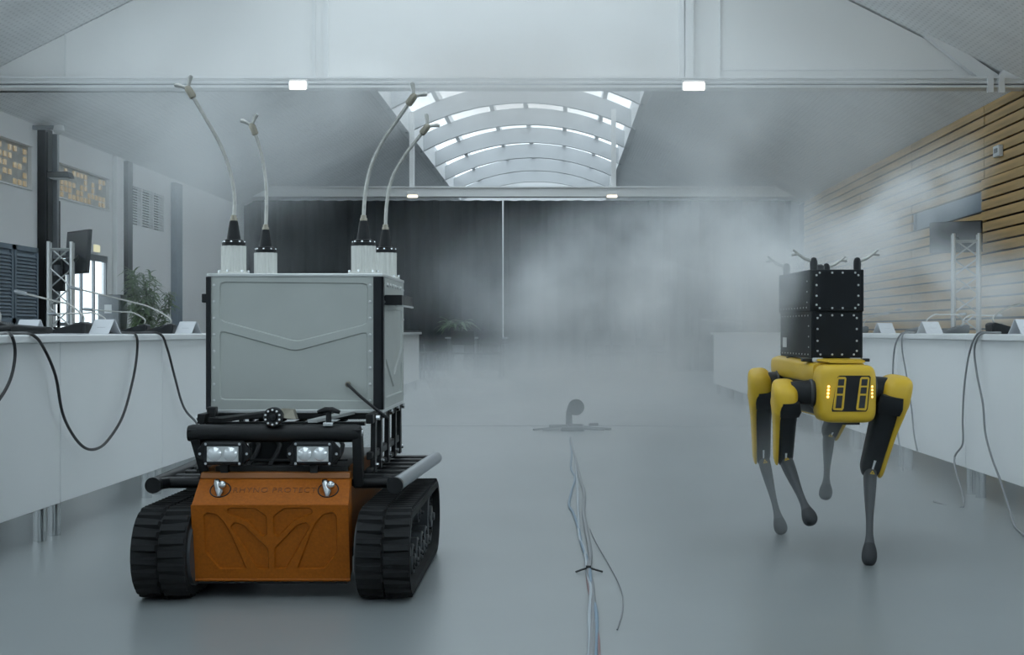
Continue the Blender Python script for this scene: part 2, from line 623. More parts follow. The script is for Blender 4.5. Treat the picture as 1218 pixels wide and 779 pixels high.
# near tie beam
tb = struct(MB().box((XL, D1 - .1, 3.475), (XR, D1 + .1, 3.605)).build('trim_1', 'beam_paint', bevel=.006))
MB().box((XL, D1 - .14, 3.575), (XR, D1 - .1, 3.595)).build('flange', 'beam_paint', tb)
MB().box((XL, D1 - .14, 3.480), (XR, D1 - .1, 3.497)).build('flange', 'beam_paint', tb)
MB().tube([(XL, D1 - .12, 3.535), (XR, D1 - .12, 3.535)], .011, 6).build('conduit', 'white_paint', tb)
MB().tube([(XL, D1 - .12, 3.515), (XR, D1 - .12, 3.515)], .006, 6).build('conduit', 'cable_grey', tb)
for x in (4.62, 4.74):
    MB().box((x, D1 - .16, 3.42), (x + .06, D1 - .1, 3.60)).build('bracket', 'white_paint', tb)
# far tie beam with hanger rods
tb2 = struct(MB().box((XL, D2 - .12, 3.625), (XR, D2 + .12, 3.845)).build('trim_2', 'beam_paint', bevel=.01))
MB().box((XL, D2 - .16, 3.81), (XR, D2 - .12, 3.84)).build('flange', 'beam_paint', tb2)
for x in (-3.05, 1.13):
    zt = ZL + .507 * (x - XL) if x < 0 else ZR + .5 * (XR - x)
    MB().box((x - .05, D2 - .05, 3.84), (x + .05, D2 + .05, min(zt, 5.35) + .1)).build('hanger', 'beam_paint', tb2)

def beam_lamp(x, y, z, w, m, label, ht=.03):
    t = thing('beam_lamp', label, 'lamp', (x, y, z), 'lamps on the tie beams')
    MB().box((x - w / 2 - .02, y - .03, z - .05), (x + w / 2 + .02, y, z + .06)).build('housing', 'white_plastic', t, .005)
    MB().box((x - w / 2, y - .04, z - .055), (x + w / 2, y - .03, z + ht)).build('diffuser', m, t)
p = P(355, 101, D1 - .14)
beam_lamp(p.x, p.y, p.z, .17, 'lamp_glow', 'small lit lamp on the near white beam above the tracked robot')
p = P(825, 102, D1 - .14)
beam_lamp(p.x, p.y, p.z, .22, 'lamp_glow', 'bright lit lamp on the near white beam below the double upright')
p = P(491, 232, D2 - .17)
beam_lamp(p.x, p.y, p.z, .20, 'lamp_warm', 'small warm lamp under the far beam behind the bent hoses', -.005)
p = P(728, 232, D2 - .17)
beam_lamp(p.x, p.y, p.z, .20, 'lamp_warm', 'small warm lamp under the far beam below the hanger rod near the skylight', -.005)

# columns on the left wall
cg = struct(MB().box((XL, 18.75, 0), (XL + .10, 19.02, 3.44)).build('pillar_1', 'black_paint'))
MB().box((XL + .10, 18.80, 0), (XL + .12, 18.97, 3.4)).build('flange', 'black_paint', cg)
MB().box((XL + .02, 19.02, 1.2), (XL + .16, 19.10, 3.40)).build('conduit_box', 'grey_metal', cg)
for k in range(14):
    MB().box((XL + .10, 19.04, .2 + k * .17), (XL + .13, 19.22, .225 + k * .17)).build('rung', 'black_paint', cg)
MB().box((XL + .10, 19.20, .1), (XL + .13, 19.235, 2.55)).build('rail', 'black_paint', cg)
struct(MB().box((XL, 21.90, 0), (XL + .07, 22.25, 3.46)).build('pillar_2', 'white_paint', bevel=.01))
struct(MB().box((XL, 22.36, 1.3), (XL + .10, 22.60, 3.44)).build('pillar_3', 'black_paint'))
struct(MB().box((XL, 25.2, 0), (XL + .10, 25.6, 3.40)).build('pillar_4', 'shutter_blue', bevel=.01))

# far curtain in two leaves
def curtain(x0, x1, label):
    m = MB()
    n = int((x1 - x0) / .05)
    top, bot = [], []
    for i in range(n + 1):
        x = x0 + (x1 - x0) * i / n
        y = D2 + .45 + .07 * math.sin(i * 1.05) + .03 * math.sin(i * .37)
        top.append(V((x, y, 3.60 + .012 * math.sin(i * 1.05))))
        bot.append(V((x + .01 * math.sin(i * .6), y + .03 * math.sin(i * .5), .02)))
    m._add(top + bot + [p + V((0, .02, 0)) for p in top] + [p + V((0, .02, 0)) for p in bot], [])
    k = n + 1
    for i in range(n):
        m.f += [(i, i + 1, k + i + 1, k + i), (2 * k + i, 3 * k + i, 3 * k + i + 1, 2 * k + i + 1)]
    return tag(m.build('curtain', 'curtain_cloth', at=((x0 + x1) / 2, D2 + .45, 0), sharp=60), label, 'curtain', 'far blackout curtains')
curtain(XL + .02, -1.20, 'black floor-length curtain leaf across the far end, beside the tracked robot')
curtain(-1.165, XR - .02, 'black floor-length curtain leaf across the far end, behind the thick mist')

# ================================================================== DESK ROWS
XDL, XDR = -2.05, 2.10
ZT, ZB = .835, .145
leg_me = MB().cyl((0, 0, 0), (0, 0, ZB + .04), .026, 14).mesh('leg', 'chrome')
def desk_row(side, x, y0, n, labels, groups):
    s = -1 if side == 'left' else 1
    y1 = y0 + 1.55 * n
    lo, hi = sorted((x - s * .03, x + s * .80))
    wt = MB().box((lo, y0, ZT - .03), (hi, y1 + .10, ZT)).build('worktop', 'desk_top', None, .004, at=((lo + hi) / 2, (y0 + y1) / 2, ZT))
    tag(wt, 'long white worktop of the desk row %s' % ('behind the tracked robot' if s < 0 else 'behind the yellow walking robot'), 'worktop')
    for i in range(n):
        a, b = y0 + 1.55 * i, y0 + 1.55 * (i + 1)
        t = thing('desk_unit', labels[i], 'desk', (x + s * .1, (a + b) / 2, 0), groups[i])
        lo, hi = sorted((x, x + s * .022))
        MB().box((lo, a + .004, ZB), (hi, b - .004, ZT - .03)).build('front_panel', 'desk_white', t, .003)
        lo, hi = sorted((x + s * .05, x + s * .76))
        MB().box((lo, a + .05, ZT - .075), (hi, a + .09, ZT - .03)).build('crossbar', 'grey_metal', t)
        MB().box((lo, b - .09, ZT - .075), (hi, b - .05, ZT - .03)).build('crossbar', 'grey_metal', t)
        MB().box((lo + .0, a + .09, ZB), (lo + .02, b - .09, ZB + .03)).build('stretcher', 'grey_metal', t) if s > 0 else MB().box((hi - .02, a + .09, ZB), (hi, b - .09, ZB + .03)).build('stretcher', 'grey_metal', t)
        for y in (a + .085, b - .085):
            inst('leg', leg_me, t, (x + s * .055, y, 0))
            inst('leg', leg_me, t, (x + s * .72, y, 0), None, (1, 1, 4.3))
    return y1
nl = 12
lab = ['nearest white desk unit of its row, beyond the left picture edge', 'white desk unit cut by the picture edge, under the short hanging cable'] + \
      ['white desk unit with the long black cable hanging in a loop'] + \
      ['white desk unit next to the tracked robot, under the wavy black cable'] + \
      ['white desk unit hidden behind the tracked robot'] * 7 + ['white desk unit at the far end of the row behind the tracked robot']
grp = ['desk units of the row behind the tracked robot'] * nl
desk_row('left', XDL, 2.95, nl, lab, grp)
nr = 10
o_ = ['first', 'second', 'third', 'fourth', 'fifth', 'sixth', 'seventh', 'eighth']
labr = ['nearest white desk unit of its row, beyond the right picture edge', 'white desk unit by the wooden wall, cut by the right picture edge'] + \
       ['white desk unit by the wooden wall where two cables hang to the floor', 'white desk unit just behind the yellow walking robot'] + \
       ['white desk unit in the mist, %s behind the yellow walking robot towards the curtain' % o_[k] for k in range(1, 6)] + \
       ['white desk unit at the misty far end of the row by the wooden wall']
desk_row('right', XDR, 4.5, nr, labr, ['desk units of the row by the wooden wall'] * nr)

# name tents, microphones, papers
def name_tent(c, w, label, rz=0, group='folded paper name tents on the desks'):
    m = MB()
    h, b = .072, .045
    for s in (-1, 1):
        m.hexa([(-w / 2, s * b, 0), (w / 2, s * b, 0), (w / 2, s * (b - .004), 0), (-w / 2, s * (b - .004), 0),
                (-w / 2, s * .003, h), (w / 2, s * .003, h), (w / 2, 0, h), (-w / 2, 0, h)])
    m.hexa([(-w / 2, -b, 0), (w / 2, -b, 0), (w / 2, b, 0), (-w / 2, b, 0), (-w / 2, -b, .002), (w / 2, -b, .002), (w / 2, b, .002), (-w / 2, b, .002)])
    t = thing('name_tent', label, 'name tent', (0, 0, 0), group)
    m.build('card', 'paper', t)
    n = V((0, -h, b)).normalized()
    pr = MB()
    for k, (ww, zz) in enumerate(((.6, .044), (.42, .030))):
        f = zz / h
        y = -b * (1 - f) - .001
        pr.hexa([(-w * ww / 2, y - .002, zz - .004), (w * ww / 2, y - .002, zz - .004), (w * ww / 2, y + .002, zz - .004), (-w * ww / 2, y + .002, zz - .004),
                 (-w * ww / 2, y + .002, zz + .004), (w * ww / 2, y + .002, zz + .004), (w * ww / 2, y + .006, zz + .004), (-w * ww / 2, y + .006, zz + .004)])
    pr.build('print', 'ink', t)
    t.location = c
    t.rotation_euler.z = rz
    return t
def mic(c, rz, tip, label, matn='black_plastic', group='conference microphones on the desks'):
    """wedge-shaped base with a long gooseneck; tip relative to the base in world axes"""
    t = thing('conference_microphone', label, 'microphone', (0, 0, 0), group)
    R = Matrix.Rotation(rz, 3, 'Z')
    pr = [(-.085, 0), (.085, 0), (.090, .052), (.070, .060), (-.075, .020)]
    m = MB().prism(pr, (0, -.065, 0), (1, 0, 0), (0, 0, 1), (0, .13, 0))
    m.v = [R @ p for p in m.v]
    m.build('base', matn, t, .008)
    b = MB().box((-.05, -.05, .0), (.03, .05, .004))
    k = MB()
    for i in range(4):
        k.cyl((.03, -.036 + i * .024, .045), (.03, -.036 + i * .024, .054), .006, 8)
    k.v = [R @ p for p in k.v]
    k.build('button', 'cable_grey', t)
    a = R @ V((.06, 0, .056))
    tp = V(tip)
    mid = a.lerp(tp, .45) + V((0, 0, .03 + .05 * abs(tp.z)))
    q1 = a + V((0, 0, .035))
    pts = catmull([a, q1, a.lerp(mid, .5) + V((0, 0, .035)), mid, tp], 6)
    MB().tube(pts, .0045, 8).build('gooseneck', 'hose_steel', t)
    dv = (pts[-1] - pts[-3]).normalized()
    MB().tube([pts[-1] - dv * .01, pts[-1], pts[-1] + dv * .05, pts[-1] + dv * .06], [.006, .010, .010, .006], 10).build('capsule', 'grey_metal', t)
    t.location = c
    return t
def onL(x, X=-2.35):
    d = X * F / (x - VX)
    return V((X, d, ZT + .001))
mic(onL(16, -2.45), math.pi, (-.16, -.06, .16), 'grey gooseneck microphone on the white desk by the picture edge beside a blue-grey shutter')
mic(onL(84, -2.40), 0.0, (-.24, .05, .20), 'black wedge microphone on the desk in front of the truss tower')
mic(onL(190, -2.40), 0.1, (-.52, .1, .27), 'misty wedge microphone with long gooseneck in front of the bamboo plant')
mic(onL(160, -2.65), 0.1, (-.30, .1, .15), 'low microphone at the back of the desk, half hidden by a name tent')
name_tent(onL(125, -2.22), .13, 'white folded name tent beside the black wedge microphone', -.5)
name_tent(onL(224, -2.22), .13, 'white folded name tent close to the side of the metal case', -.5)
name_tent(onL(36, -2.62), .12, 'small white name tent in front of the blue-grey shutter', -.3)
mic(onL(112, -2.75), .2, (-.3, .2, .12), 'dark microphone base just behind the nearest name tent')
pp = thing('document_sheet', 'thin white papers lying on the desk near the loop of cable', 'paper', onL(60, -2.25))
c = onL(60, -2.25)
for k in range(3):
    q = MB().cbox((c.x, c.y + .08 * k, c.z + .001 + .0012 * k), (.105, .15, .0005), Matrix.Rotation(.2 * k - .2, 3, 'Z'))
    q.build('sheet', 'paper', pp)
q = MB()
c = onL(14, -2.18)
q.loft([(c + V((-.10, 0, .018)), (0, .05, 0), (0, 0, .012)), (c + V((0, .05, .022)), (0, .06, 0), (0, 0, .02)), (c + V((.06, .25, .018)), (0, .05, 0), (0, 0, .014))], 2.5)
tag(q.build('cable_pouch', 'black_plastic', None, at=c), 'flat black pouch on the desk at the picture edge', 'pouch')

def onR(x, X=2.45):
    d = X * F / (x - VX)
    return V((X, d, ZT + .001))
mic(onR(1196, 2.32), math.pi, (.35, .1, .20), 'large grey wedge microphone on the desk at the right picture edge')
mic(onR(1092, 2.40), 0, (.32, .15, .13), 'misty wedge microphone between two name tents by the wooden wall')
mic(onR(1012, 2.55), 0, (.42, .10, .20), 'microphone hidden behind the black payload, its gooseneck reaching over the desk')
mic(onR(1020, 2.70), 0, (.26, .10, .17), 'farther microphone behind the black payload with a short gooseneck')
mic(onR(1135, 2.65), 0, (.30, .10, .12), 'low microphone at the foot of the truss tower by the wooden wall')
name_tent(onR(1052, 2.25), .13, 'white name tent on the desk just behind the walking robot', .5)
name_tent(onR(1106, 2.22), .13, 'white name tent between the walking robot and the truss tower', .5)
name_tent(onR(1216, 2.22), .10, 'white name tent cut by the right picture edge', .5)
mic(onR(915, 2.45), 0, (-.45, .15, .17), 'far microphone lost in the mist beside the black payload')
mic(onR(880, 2.45), 0, (-.45, .15, .17), 'farthest microphone in the mist on the desk by the wooden wall')
c = V((XDL - .25, 20.9, ZT))
name_tent(c, .14, 'tiny name tent on the far end of the desk behind the metal case', -.5)

# cables hanging over the desk fronts
def cable(pts, r, m, label, group='cables hanging from the desks'):
    pts = catmull(pts, 6)
    o = MB().tube(pts, r, 8).build('cable', m, None, at=pts[0])
    return tag(o, label, 'cable', group)
ex = -2.012
dl = lambda x, y: PX(x, y, ex)
def desk_pt(x, X, z=.008):
    d = X * F / (x - VX)
    return V((X, d, ZT + z))
cable([desk_pt(-6, -2.3), desk_pt(2, -2.12), dl(13, 398), dl(18, 420), dl(12, 452), dl(-6, 482), dl(-40, 520)], .0062, 'cable_black', 'short black cable hanging at the left picture edge')
cable([desk_pt(-10, -2.3), desk_pt(15, -2.15), dl(38, 398), dl(52, 414), dl(66, 447), dl(74, 490), dl(86, 516), dl(100, 532), dl(114, 534), dl(128, 524), dl(146, 495), dl(158, 452), dl(163, 420), dl(162, 399), desk_pt(150, -2.1), desk_pt(140, -2.2)], .0062, 'cable_black', 'black cable hanging in a deep loop on the white desk front')
cable([desk_pt(142, -2.25), desk_pt(165, -2.15), dl(190, 397), dl(199, 415), dl(207, 445), dl(215, 475), dl(222, 490), dl(233, 502), dl(240, 516)], .0062, 'cable_black', 'wavy black cable hanging down towards the black robot bumper')
exr = 2.062
drr = lambda x, y: PX(x, y, exr)
cable([desk_pt(1086, 2.3), desk_pt(1080, 2.12), drr(1071, 398), drr(1064, 415), drr(1062, 450), drr(1064, 490), drr(1070, 530), drr(1074, 560)], .0052, 'cable_grey', 'grey cable hanging straight down behind the raised robot hip')
cable([desk_pt(1088, 2.3), desk_pt(1082, 2.12), drr(1074, 398), drr(1073, 415), drr(1078, 445), drr(1084, 485), drr(1087, 515), drr(1091, 536)], .0045, 'cable_grey', 'thin grey cable hanging beside the robot front leg')
cable([desk_pt(1188, 2.25), desk_pt(1178, 2.12), drr(1163, 397), drr(1153, 420), drr(1147, 460), drr(1145, 500), drr(1145, 528), drr(1135, 548), V((1.95, 7.1, .006)), V((1.86, 7.3, .006))], .0052, 'cable_grey', 'grey cable from the large microphone, bending away to the robot side at the floor')
cable([desk_pt(1190, 2.25), desk_pt(1180, 2.12), drr(1166, 398), drr(1159, 415), drr(1162, 445), drr(1169, 480), drr(1172, 515), drr(1180, 545), drr(1190, 572), V((2.03, 6.6, .02)), V((1.96, 6.3, .006)), V((1.9, 5.9, .006))], .0052, 'cable_grey', 'grey cable from the large microphone, running straight on to the floor')

# ================================================================== LEFT AND RIGHT BACKGROUND THINGS
# shutter doors under the first window
t = thing('shutter_door', 'blue-grey slatted shutter door at the left picture edge', 'shutter', (XL + .06, 17.3, 0))
for (a, b) in ((15.4, 16.9), (16.95, 17.75), (17.8, 18.6)):
    MB().box((XL + .01, a, .03), (XL + .04, b, 1.90)).build('panel', 'shutter_blue', t)
    for z in (.03, .95, 1.84):
        MB().box((XL + .04, a, z), (XL + .07, b, z + .06)).build('rail', 'shutter_blue', t)
    for y in (a, b - .05):
        MB().box((XL + .04, y, .03), (XL + .07, y + .05, 1.90)).build('stile', 'shutter_blue', t)
    sm = MB().cbox((0, 0, 0), (.02, (b - a) / 2 - .05, .006), Matrix.Rotation(math.radians(50), 3, 'Y')).mesh('slat', 'shutter_blue')
    for k in range(18):
        z = .13 + k * .045 if k < 18 else 0
        inst('slat', sm, t, (XL + .05, (a + b) / 2, z))
    for k in range(18):
        inst('slat', sm, t, (XL + .05, (a + b) / 2, 1.05 + k * .043))

def truss(c, w, h, label, rz=0.0):
    t = thing('truss_tower', label, 'truss', (0, 0, 0), 'aluminium truss towers')
    cm = MB().cyl((0, 0, .02), (0, 0, h), .022, 10).mesh('chord', 'alu')
    for sx in (-1, 1):
        for sy in (-1, 1):
            inst('chord', cm, t, (sx * w / 2, sy * w / 2, 0))
    lace = MB()
    n = int(h / .21)
    cs = [V((-w / 2, -w / 2, 0)), V((w / 2, -w / 2, 0)), V((w / 2, w / 2, 0)), V((-w / 2, w / 2, 0))]
    for f in range(4):
        a, b = cs[f], cs[(f + 1) % 4]
        for k in range(n):
            z0, z1 = .04 + k * (h - .1) / n, .04 + (k + 1) * (h - .1) / n
            p, q = (a, b) if k % 2 else (b, a)
            lace.cyl(p + V((0, 0, z0)), q + V((0, 0, z1)), .009, 6)
        for z in (.06, h - .08):
            lace.cyl(a + V((0, 0, z)), b + V((0, 0, z)), .011, 6)
    lace.build('lacing', 'alu', t)
    MB().box((-w * .9, -w * .9, 0), (w * .9, w * .9, .02)).build('base_plate', 'steel_dark', t)
    t.location = c
    t.rotation_euler.z = rz
    return t
TL = V((-5.42, 16.0, 0))
truss(TL, .235, 1.82, 'aluminium truss tower carrying a black screen beside the glazed door', .25)
TR = V((4.48, 16.2, 0))
truss(TR, .27, 1.92, 'aluminium truss tower in the mist before the wooden wall', -.22)

def monitor(c, w, h, rz, tilt, label, arm_to):
    t = thing('monitor', label, 'monitor', (0, 0, 0), 'screens on truss towers')
    MB().box((-w / 2, -.02, -h / 2), (w / 2, .02, h / 2)).build('housing', 'black_plastic', t, .006)
    MB().box((-w / 2 + .015, -.024, -h / 2 + .02), (w / 2 - .015, -.020, h / 2 - .015)).build('display', 'screen', t)
    MB().box((-w * .25, .02, -h * .3), (w * .25, .05, h * .2)).build('back_cover', 'black_plastic', t)
    R = (Matrix.Rotation(rz, 3, 'Z') @ Matrix.Rotation(tilt, 3, 'X'))
    la = R.inverted() @ (V(arm_to) - V(c))
    MB().tube([(0, .05, 0), la], .02, 8).build('arm', 'steel_dark', t)
    t.location = c
    t.rotation_euler = R.to_euler()
    return t
monitor(P(93, 300, 16.3), .62, .48, math.radians(-50), math.radians(-4), 'black monitor on the truss tower, seen edge-on before the glazed door', (TL.x + .1, TL.y + .13, 1.62))
monitor(P(1137, 282, 17.0), .62, .36, math.radians(-35), 0, 'dark monitor in the mist behind the truss tower by the wooden wall', (TR.x - .05, TR.y + .14, 1.75))
t = thing('control_box', 'small dark box hung low on the truss tower behind the screen', 'box', P(70, 327, 16.3))
c = P(70, 327, 16.3)
MB().cbox(c, (.06, .05, .18)).build('body', 'black_plastic', t, .006)
MB().cbox(c + V((0, -.052, .05)), (.04, .003, .06)).build('cover', 'steel_dark', t)
MB().cbox(c + V((.05, 0, .20)), (.10, .01, .015)).build('hook', 'steel_dark', t)

# floodlight on the dark column
c = P(75, 209, 18.88)
t = thing('floodlight', 'dark flat floodlight reaching out from the dark steel column', 'floodlight', (XL + .13, c.y, c.z))
MB().hexa([(c.x - .17, c.y - .1, c.z - .035), (c.x + .12, c.y - .12, c.z - .03), (c.x + .12, c.y + .1, c.z - .03), (c.x - .17, c.y + .1, c.z - .035),
           (c.x - .17, c.y - .1, c.z + .04), (c.x + .09, c.y - .12, c.z + .045), (c.x + .09, c.y + .1, c.z + .045), (c.x - .17, c.y + .1, c.z + .04)]).build('housing', 'steel_dark', t, .008)
MB().box((XL + .12, c.y - .03, c.z - .02), (c.x - .16, c.y + .03, c.z + .02)).build('arm', 'black_paint', t)
MB().box((c.x - .14, c.y - .09, c.z - .045), (c.x + .08, c.y + .09, c.z - .035)).build('lens', 'white_plastic', t)
# sensor dome under the ceiling
c = P(70, 158, 18.6)
t = thing('ceiling_detector', 'small white detector at the top of the dark steel column', 'detector', c)
MB().lathe([(.03, .10), (.06, .09), (.07, .03), (.055, 0), (.02, -.02)], c, n=16).build('dome', 'white_plastic', t)
MB().box((XL, c.y - .03, c.z + .04), (c.x, c.y + .03, c.z + .09)).build('bracket', 'grey_metal', t)
# exit sign
c = P(114, 296, 21.0)
t = thing('exit_sign', 'small lit yellowish sign above the glazed door', 'sign', (XL + .06, c.y, c.z))
MB().box((XL, c.y - .16, c.z - .06), (XL + .05, c.y + .16, c.z + .07)).build('housing', 'white_plastic', t, .005)
MB().box((XL + .05, c.y - .14, c.z - .045), (XL + .055, c.y + .14, c.z + .055)).build('face', 'exit_green', t)
# grey cabinet with a small white notice, by the door
c = P(134, 350, 20.6)
t = thing('electric_cabinet', 'grey metal cabinet with a small white notice beside the glazed door', 'cabinet', (c.x, c.y, 0))
MB().box((c.x - .16, c.y - .16, 0), (c.x + .16, c.y + .16, 1.36)).build('body', 'grey_metal', t, .008)
MB().box((c.x - .14, c.y - .175, .06), (c.x + .14, c.y - .16, 1.32)).build('door', 'grey_metal', t, .004)
MB().box((c.x - .06, c.y - .180, 1.10), (c.x + .04, c.y - .175, 1.22)).build('notice', 'white_plastic', t)

# white wall box on the boards
c = PX(1187, 180, XR - .03)
t = thing('wall_sensor', 'small white box fixed on the wooden wall', 'sensor', (XR, c.y, c.z))
MB().box((XR - .06, c.y - .12, c.z - .065), (XR - .004, c.y + .10, c.z + .065)).build('housing', 'white_plastic', t, .008)
MB().box((XR - .065, c.y - .08, c.z - .02), (XR - .06, c.y + .05, c.z + .03)).build('lens', 'cable_grey', t)

# plants
def leaf(m, a, d, l, w, droop, n=4):
    d = V(d).normalized()
    side = d.cross(V((0, 0, 1)))
    if side.length < .01:
        side = V((1, 0, 0))
    side.normalize()
    rows = []
    for i in range(n + 1):
        f = i / n
        p = V(a) + d * l * f + V((0, 0, -droop * l * f * f))
        ww = w * math.sin(math.pi * (.12 + .88 * f) ** .8) * (1 if i < n else .05)
        rows.append((p - side * ww, p + V((0, 0, ww * .25)), p + side * ww))
    vs = [q for r in rows for q in r]
    fs = []
    for i in range(n):
        for k in (0, 1):
            fs.append((3 * i + k, 3 * i + k + 1, 3 * i + 4 + k, 3 * i + 3 + k))
    m._add(vs, fs)
def potted(name, label, cat, c, h, nst, nlf, leafl, leafw, spread, matn, potr, poth, stem_h):
    t = thing(name, label, cat, c)
    c = V(c)
    MB().lathe([(potr * .7, 0), (potr, poth), (potr * 1.06, poth), (potr * 1.06, poth + .03), (potr * .95, poth + .03), (potr * .9, poth - .03), (.01, poth - .04)], c, n=20).build('pot', 'pot_grey', t)
    MB().lathe([(potr * .9, poth - .02), (.01, poth - .015)], c, n=16).build('soil', 'soil', t)
    st, lf = MB(), MB()
    for i in range(nst):
        a = random.uniform(0, 6.28)
        r = random.uniform(0, potr * .6)
        b = c + V((math.cos(a) * r, math.sin(a) * r, poth - .03))
        hh = random.uniform(.7, 1.0) * (h - poth) * stem_h
        tip = b + V((math.cos(a) * spread * random.uniform(.2, 1), math.sin(a) * spread * random.uniform(.2, 1), hh))
        mid = b.lerp(tip, .5) + V((random.uniform(-.03, .03), 0, .03))
        st.tube([b, mid, tip], [.008, .006, .003], 6)
        for k in range(nlf):
            f = random.uniform(.15, 1) if stem_h > .8 else random.uniform(.85, 1)
            p = b.lerp(mid, f * 2) if f < .5 else mid.lerp(tip, f * 2 - 1)
            an = random.uniform(0, 6.28)
            leaf(lf, p, (math.cos(an), math.sin(an), random.uniform(.1, 1.0)), leafl * random.uniform(.6, 1.2), leafw, random.uniform(.3, .9))
    st.build('stem', matn, t)
    o = lf.build('foliage', matn, t, sharp=80)
    o['kind'] = 'stuff'
    return t
potted('bamboo_plant', 'bushy bamboo plant by the left wall below the louvred vent', 'plant', (-5.75, 20.4, 0), 1.75, 16, 110, .19, .016, .36, 'leaf_pale', .2, .35, 1.0)
potted('potted_palm', 'small potted palm in a tall pot before the black curtain', 'plant', (-1.95, 28.3, 0), 1.35, 3, 13, .48, .035, .12, 'leaf_green', .13, .70, .55)

# far chairs and tables in the mist
def chair_proto():
    t = thing('stacking_chair', '', 'chair', (0, 0, 0), 'dark stacking chairs before the far curtain')
    MB().box((-.22, -.22, .43), (.22, .22, .46)).build('seat', 'black_plastic', t, .01)
    MB().hexa([(-.22, .20, .60), (.22, .20, .60), (.22, .225, .60), (-.22, .225, .60), (-.21, .27, .86), (.21, .27, .86), (.21, .295, .86), (-.21, .295, .86)]).build('backrest', 'black_plastic', t, .01)
    for sx in (-1, 1):
        MB().tube([(sx * .20, -.20, 0), (sx * .20, -.19, .43)], .014, 8).build('leg', 'steel_dark', t)
        MB().tube([(sx * .20, .24, 0), (sx * .20, .19, .43), (sx * .20, .22, .62)], .014, 8).build('leg', 'steel_dark', t)
    return t
spots = [(-2.62, 25.6, 1.2, 'first'), (-2.60, 26.5, 1.25, 'second'), (-2.55, 27.4, 1.3, 'third'), (-2.5, 28.3, 1.2, 'fourth')]
cp = chair_proto()
used = False
def put_chair(x, y, rz, label):
    global used
    o = copy_tree(cp) if used else cp
    used = True
    o.location = (x, y, 0)
    o.rotation_euler.z = rz
    o['label'] = label
for x, y, rz, n in spots:
    put_chair(x, y, rz, 'dark chair, %s of the receding row beside the far desk end' % n)
for k, x in enumerate((-1.75, -1.28)):
    put_chair(x, 27.0, math.pi + .1 * k, 'dark chair at the far table below the palm, %s' % ('nearer the pot' if k == 0 else 'nearer the curtain gap'))
for k, x in enumerate((.72, 1.2, 1.75)):
    put_chair(x, 27.0, math.pi - .1 * k, 'dark chair sunk in thick mist at the far end, %s from the curtain gap' % o_[k])
def table(x, y, w, label):
    t = thing('folding_table', label, 'table', (x, y, 0), 'far tables before the curtain')
    MB().box((x - w / 2, y - .35, .71), (x + w / 2, y + .35, .74)).build('table_top', 'grey_metal', t, .005)
    for sx in (-1, 1):
        for sy in (-1, 1):
            MB().cyl((x + sx * (w / 2 - .06), y + sy * .3, 0), (x + sx * (w / 2 - .06), y + sy * .3, .71), .022, 8).build('leg', 'steel_dark', t)
table(-1.55, 27.75, 1.15, 'grey table before the black curtain, beside the potted palm')
table(1.15, 27.75, 1.1, 'grey table sunk in the mist before the black curtain')

# ================================================================== FLOOR CABLES AND FLOOR SENSOR
def floor_line(pts, r, m, name, label, group='cables along the floor'):
    w = [PZ(x, y, 0) + V((0, 0, r + .001 + dz)) for x, y, dz in pts]
    w = catmull(w, 8)
    return tag(MB().tube(w, r, 8).build(name, m, None, at=w[0]), label, 'cable', group)
floor_line([(703, 800, 0), (705, 760, 0), (706, 730, 0), (704, 700, .0), (700, 681, .0), (702, 660, 0), (697, 630, 0), (694, 610, 0), (695, 590, 0), (690, 570, 0), (687, 558, 0), (684, 545, 0), (680, 530, 0), (679, 522, 0)], .0085, 'cable_grey', 'floor_cable', 'thick grey cable along the middle of the floor')
floor_line([(707, 800, 0), (709, 760, 0), (709, 735, .008), (705, 712, 0), (702, 690, .008), (700, 672, 0), (692, 650, 0), (688, 630, 0), (682, 612, 0), (677, 602, 0), (680, 585, 0), (684, 570, 0), (679, 558, 0), (680, 540, 0), (678, 524, 0)], .006, 'cable_blue', 'floor_cable', 'pale blue cable wandering beside the thick grey one')
floor_line([(699, 800, 0), (702, 765, 0), (701, 735, 0), (703, 705, .006), (699, 685, 0), (695, 655, 0), (689, 640, 0), (688, 615, 0), (687, 590, 0), (686, 570, 0), (683, 540, 0), (681, 524, 0)], .006, 'cable_white', 'floor_cable', 'whitish cable twisted with the blue one')
floor_line([(713, 800, 0), (712, 765, 0), (709, 745, 0), (704, 720, 0), (699, 695, 0), (697, 670, 0), (693, 650, 0)], .004, 'cable_red', 'floor_cable', 'thin reddish cable joining the bundle near the camera')
floor_line([(734, 750, 0), (740, 730, 0), (741, 712, 0), (736, 695, 0), (724, 672, 0), (714, 655, 0), (706, 640, 0), (702, 630, 0)], .0022, 'cable_grey', 'floor_cable', 'hair-thin wire curving beside the cable bundle')
c = PZ(700, 681, 0)
t = thing('cable_tie', 'dark strap lying across the cable bundle', 'strap', c)
MB().tube([c + V((-.045, -.01, .004)), c + V((-.025, 0, .010)), c + V((0, 0, .018)), c + V((.025, .0, .010)), c + V((.05, -.005, .004))], .0035, 8).build('strap', 'cable_black', t)
MB().cbox(c + V((.0, 0, .020)), (.009, .006, .005)).build('buckle', 'cable_black', t)

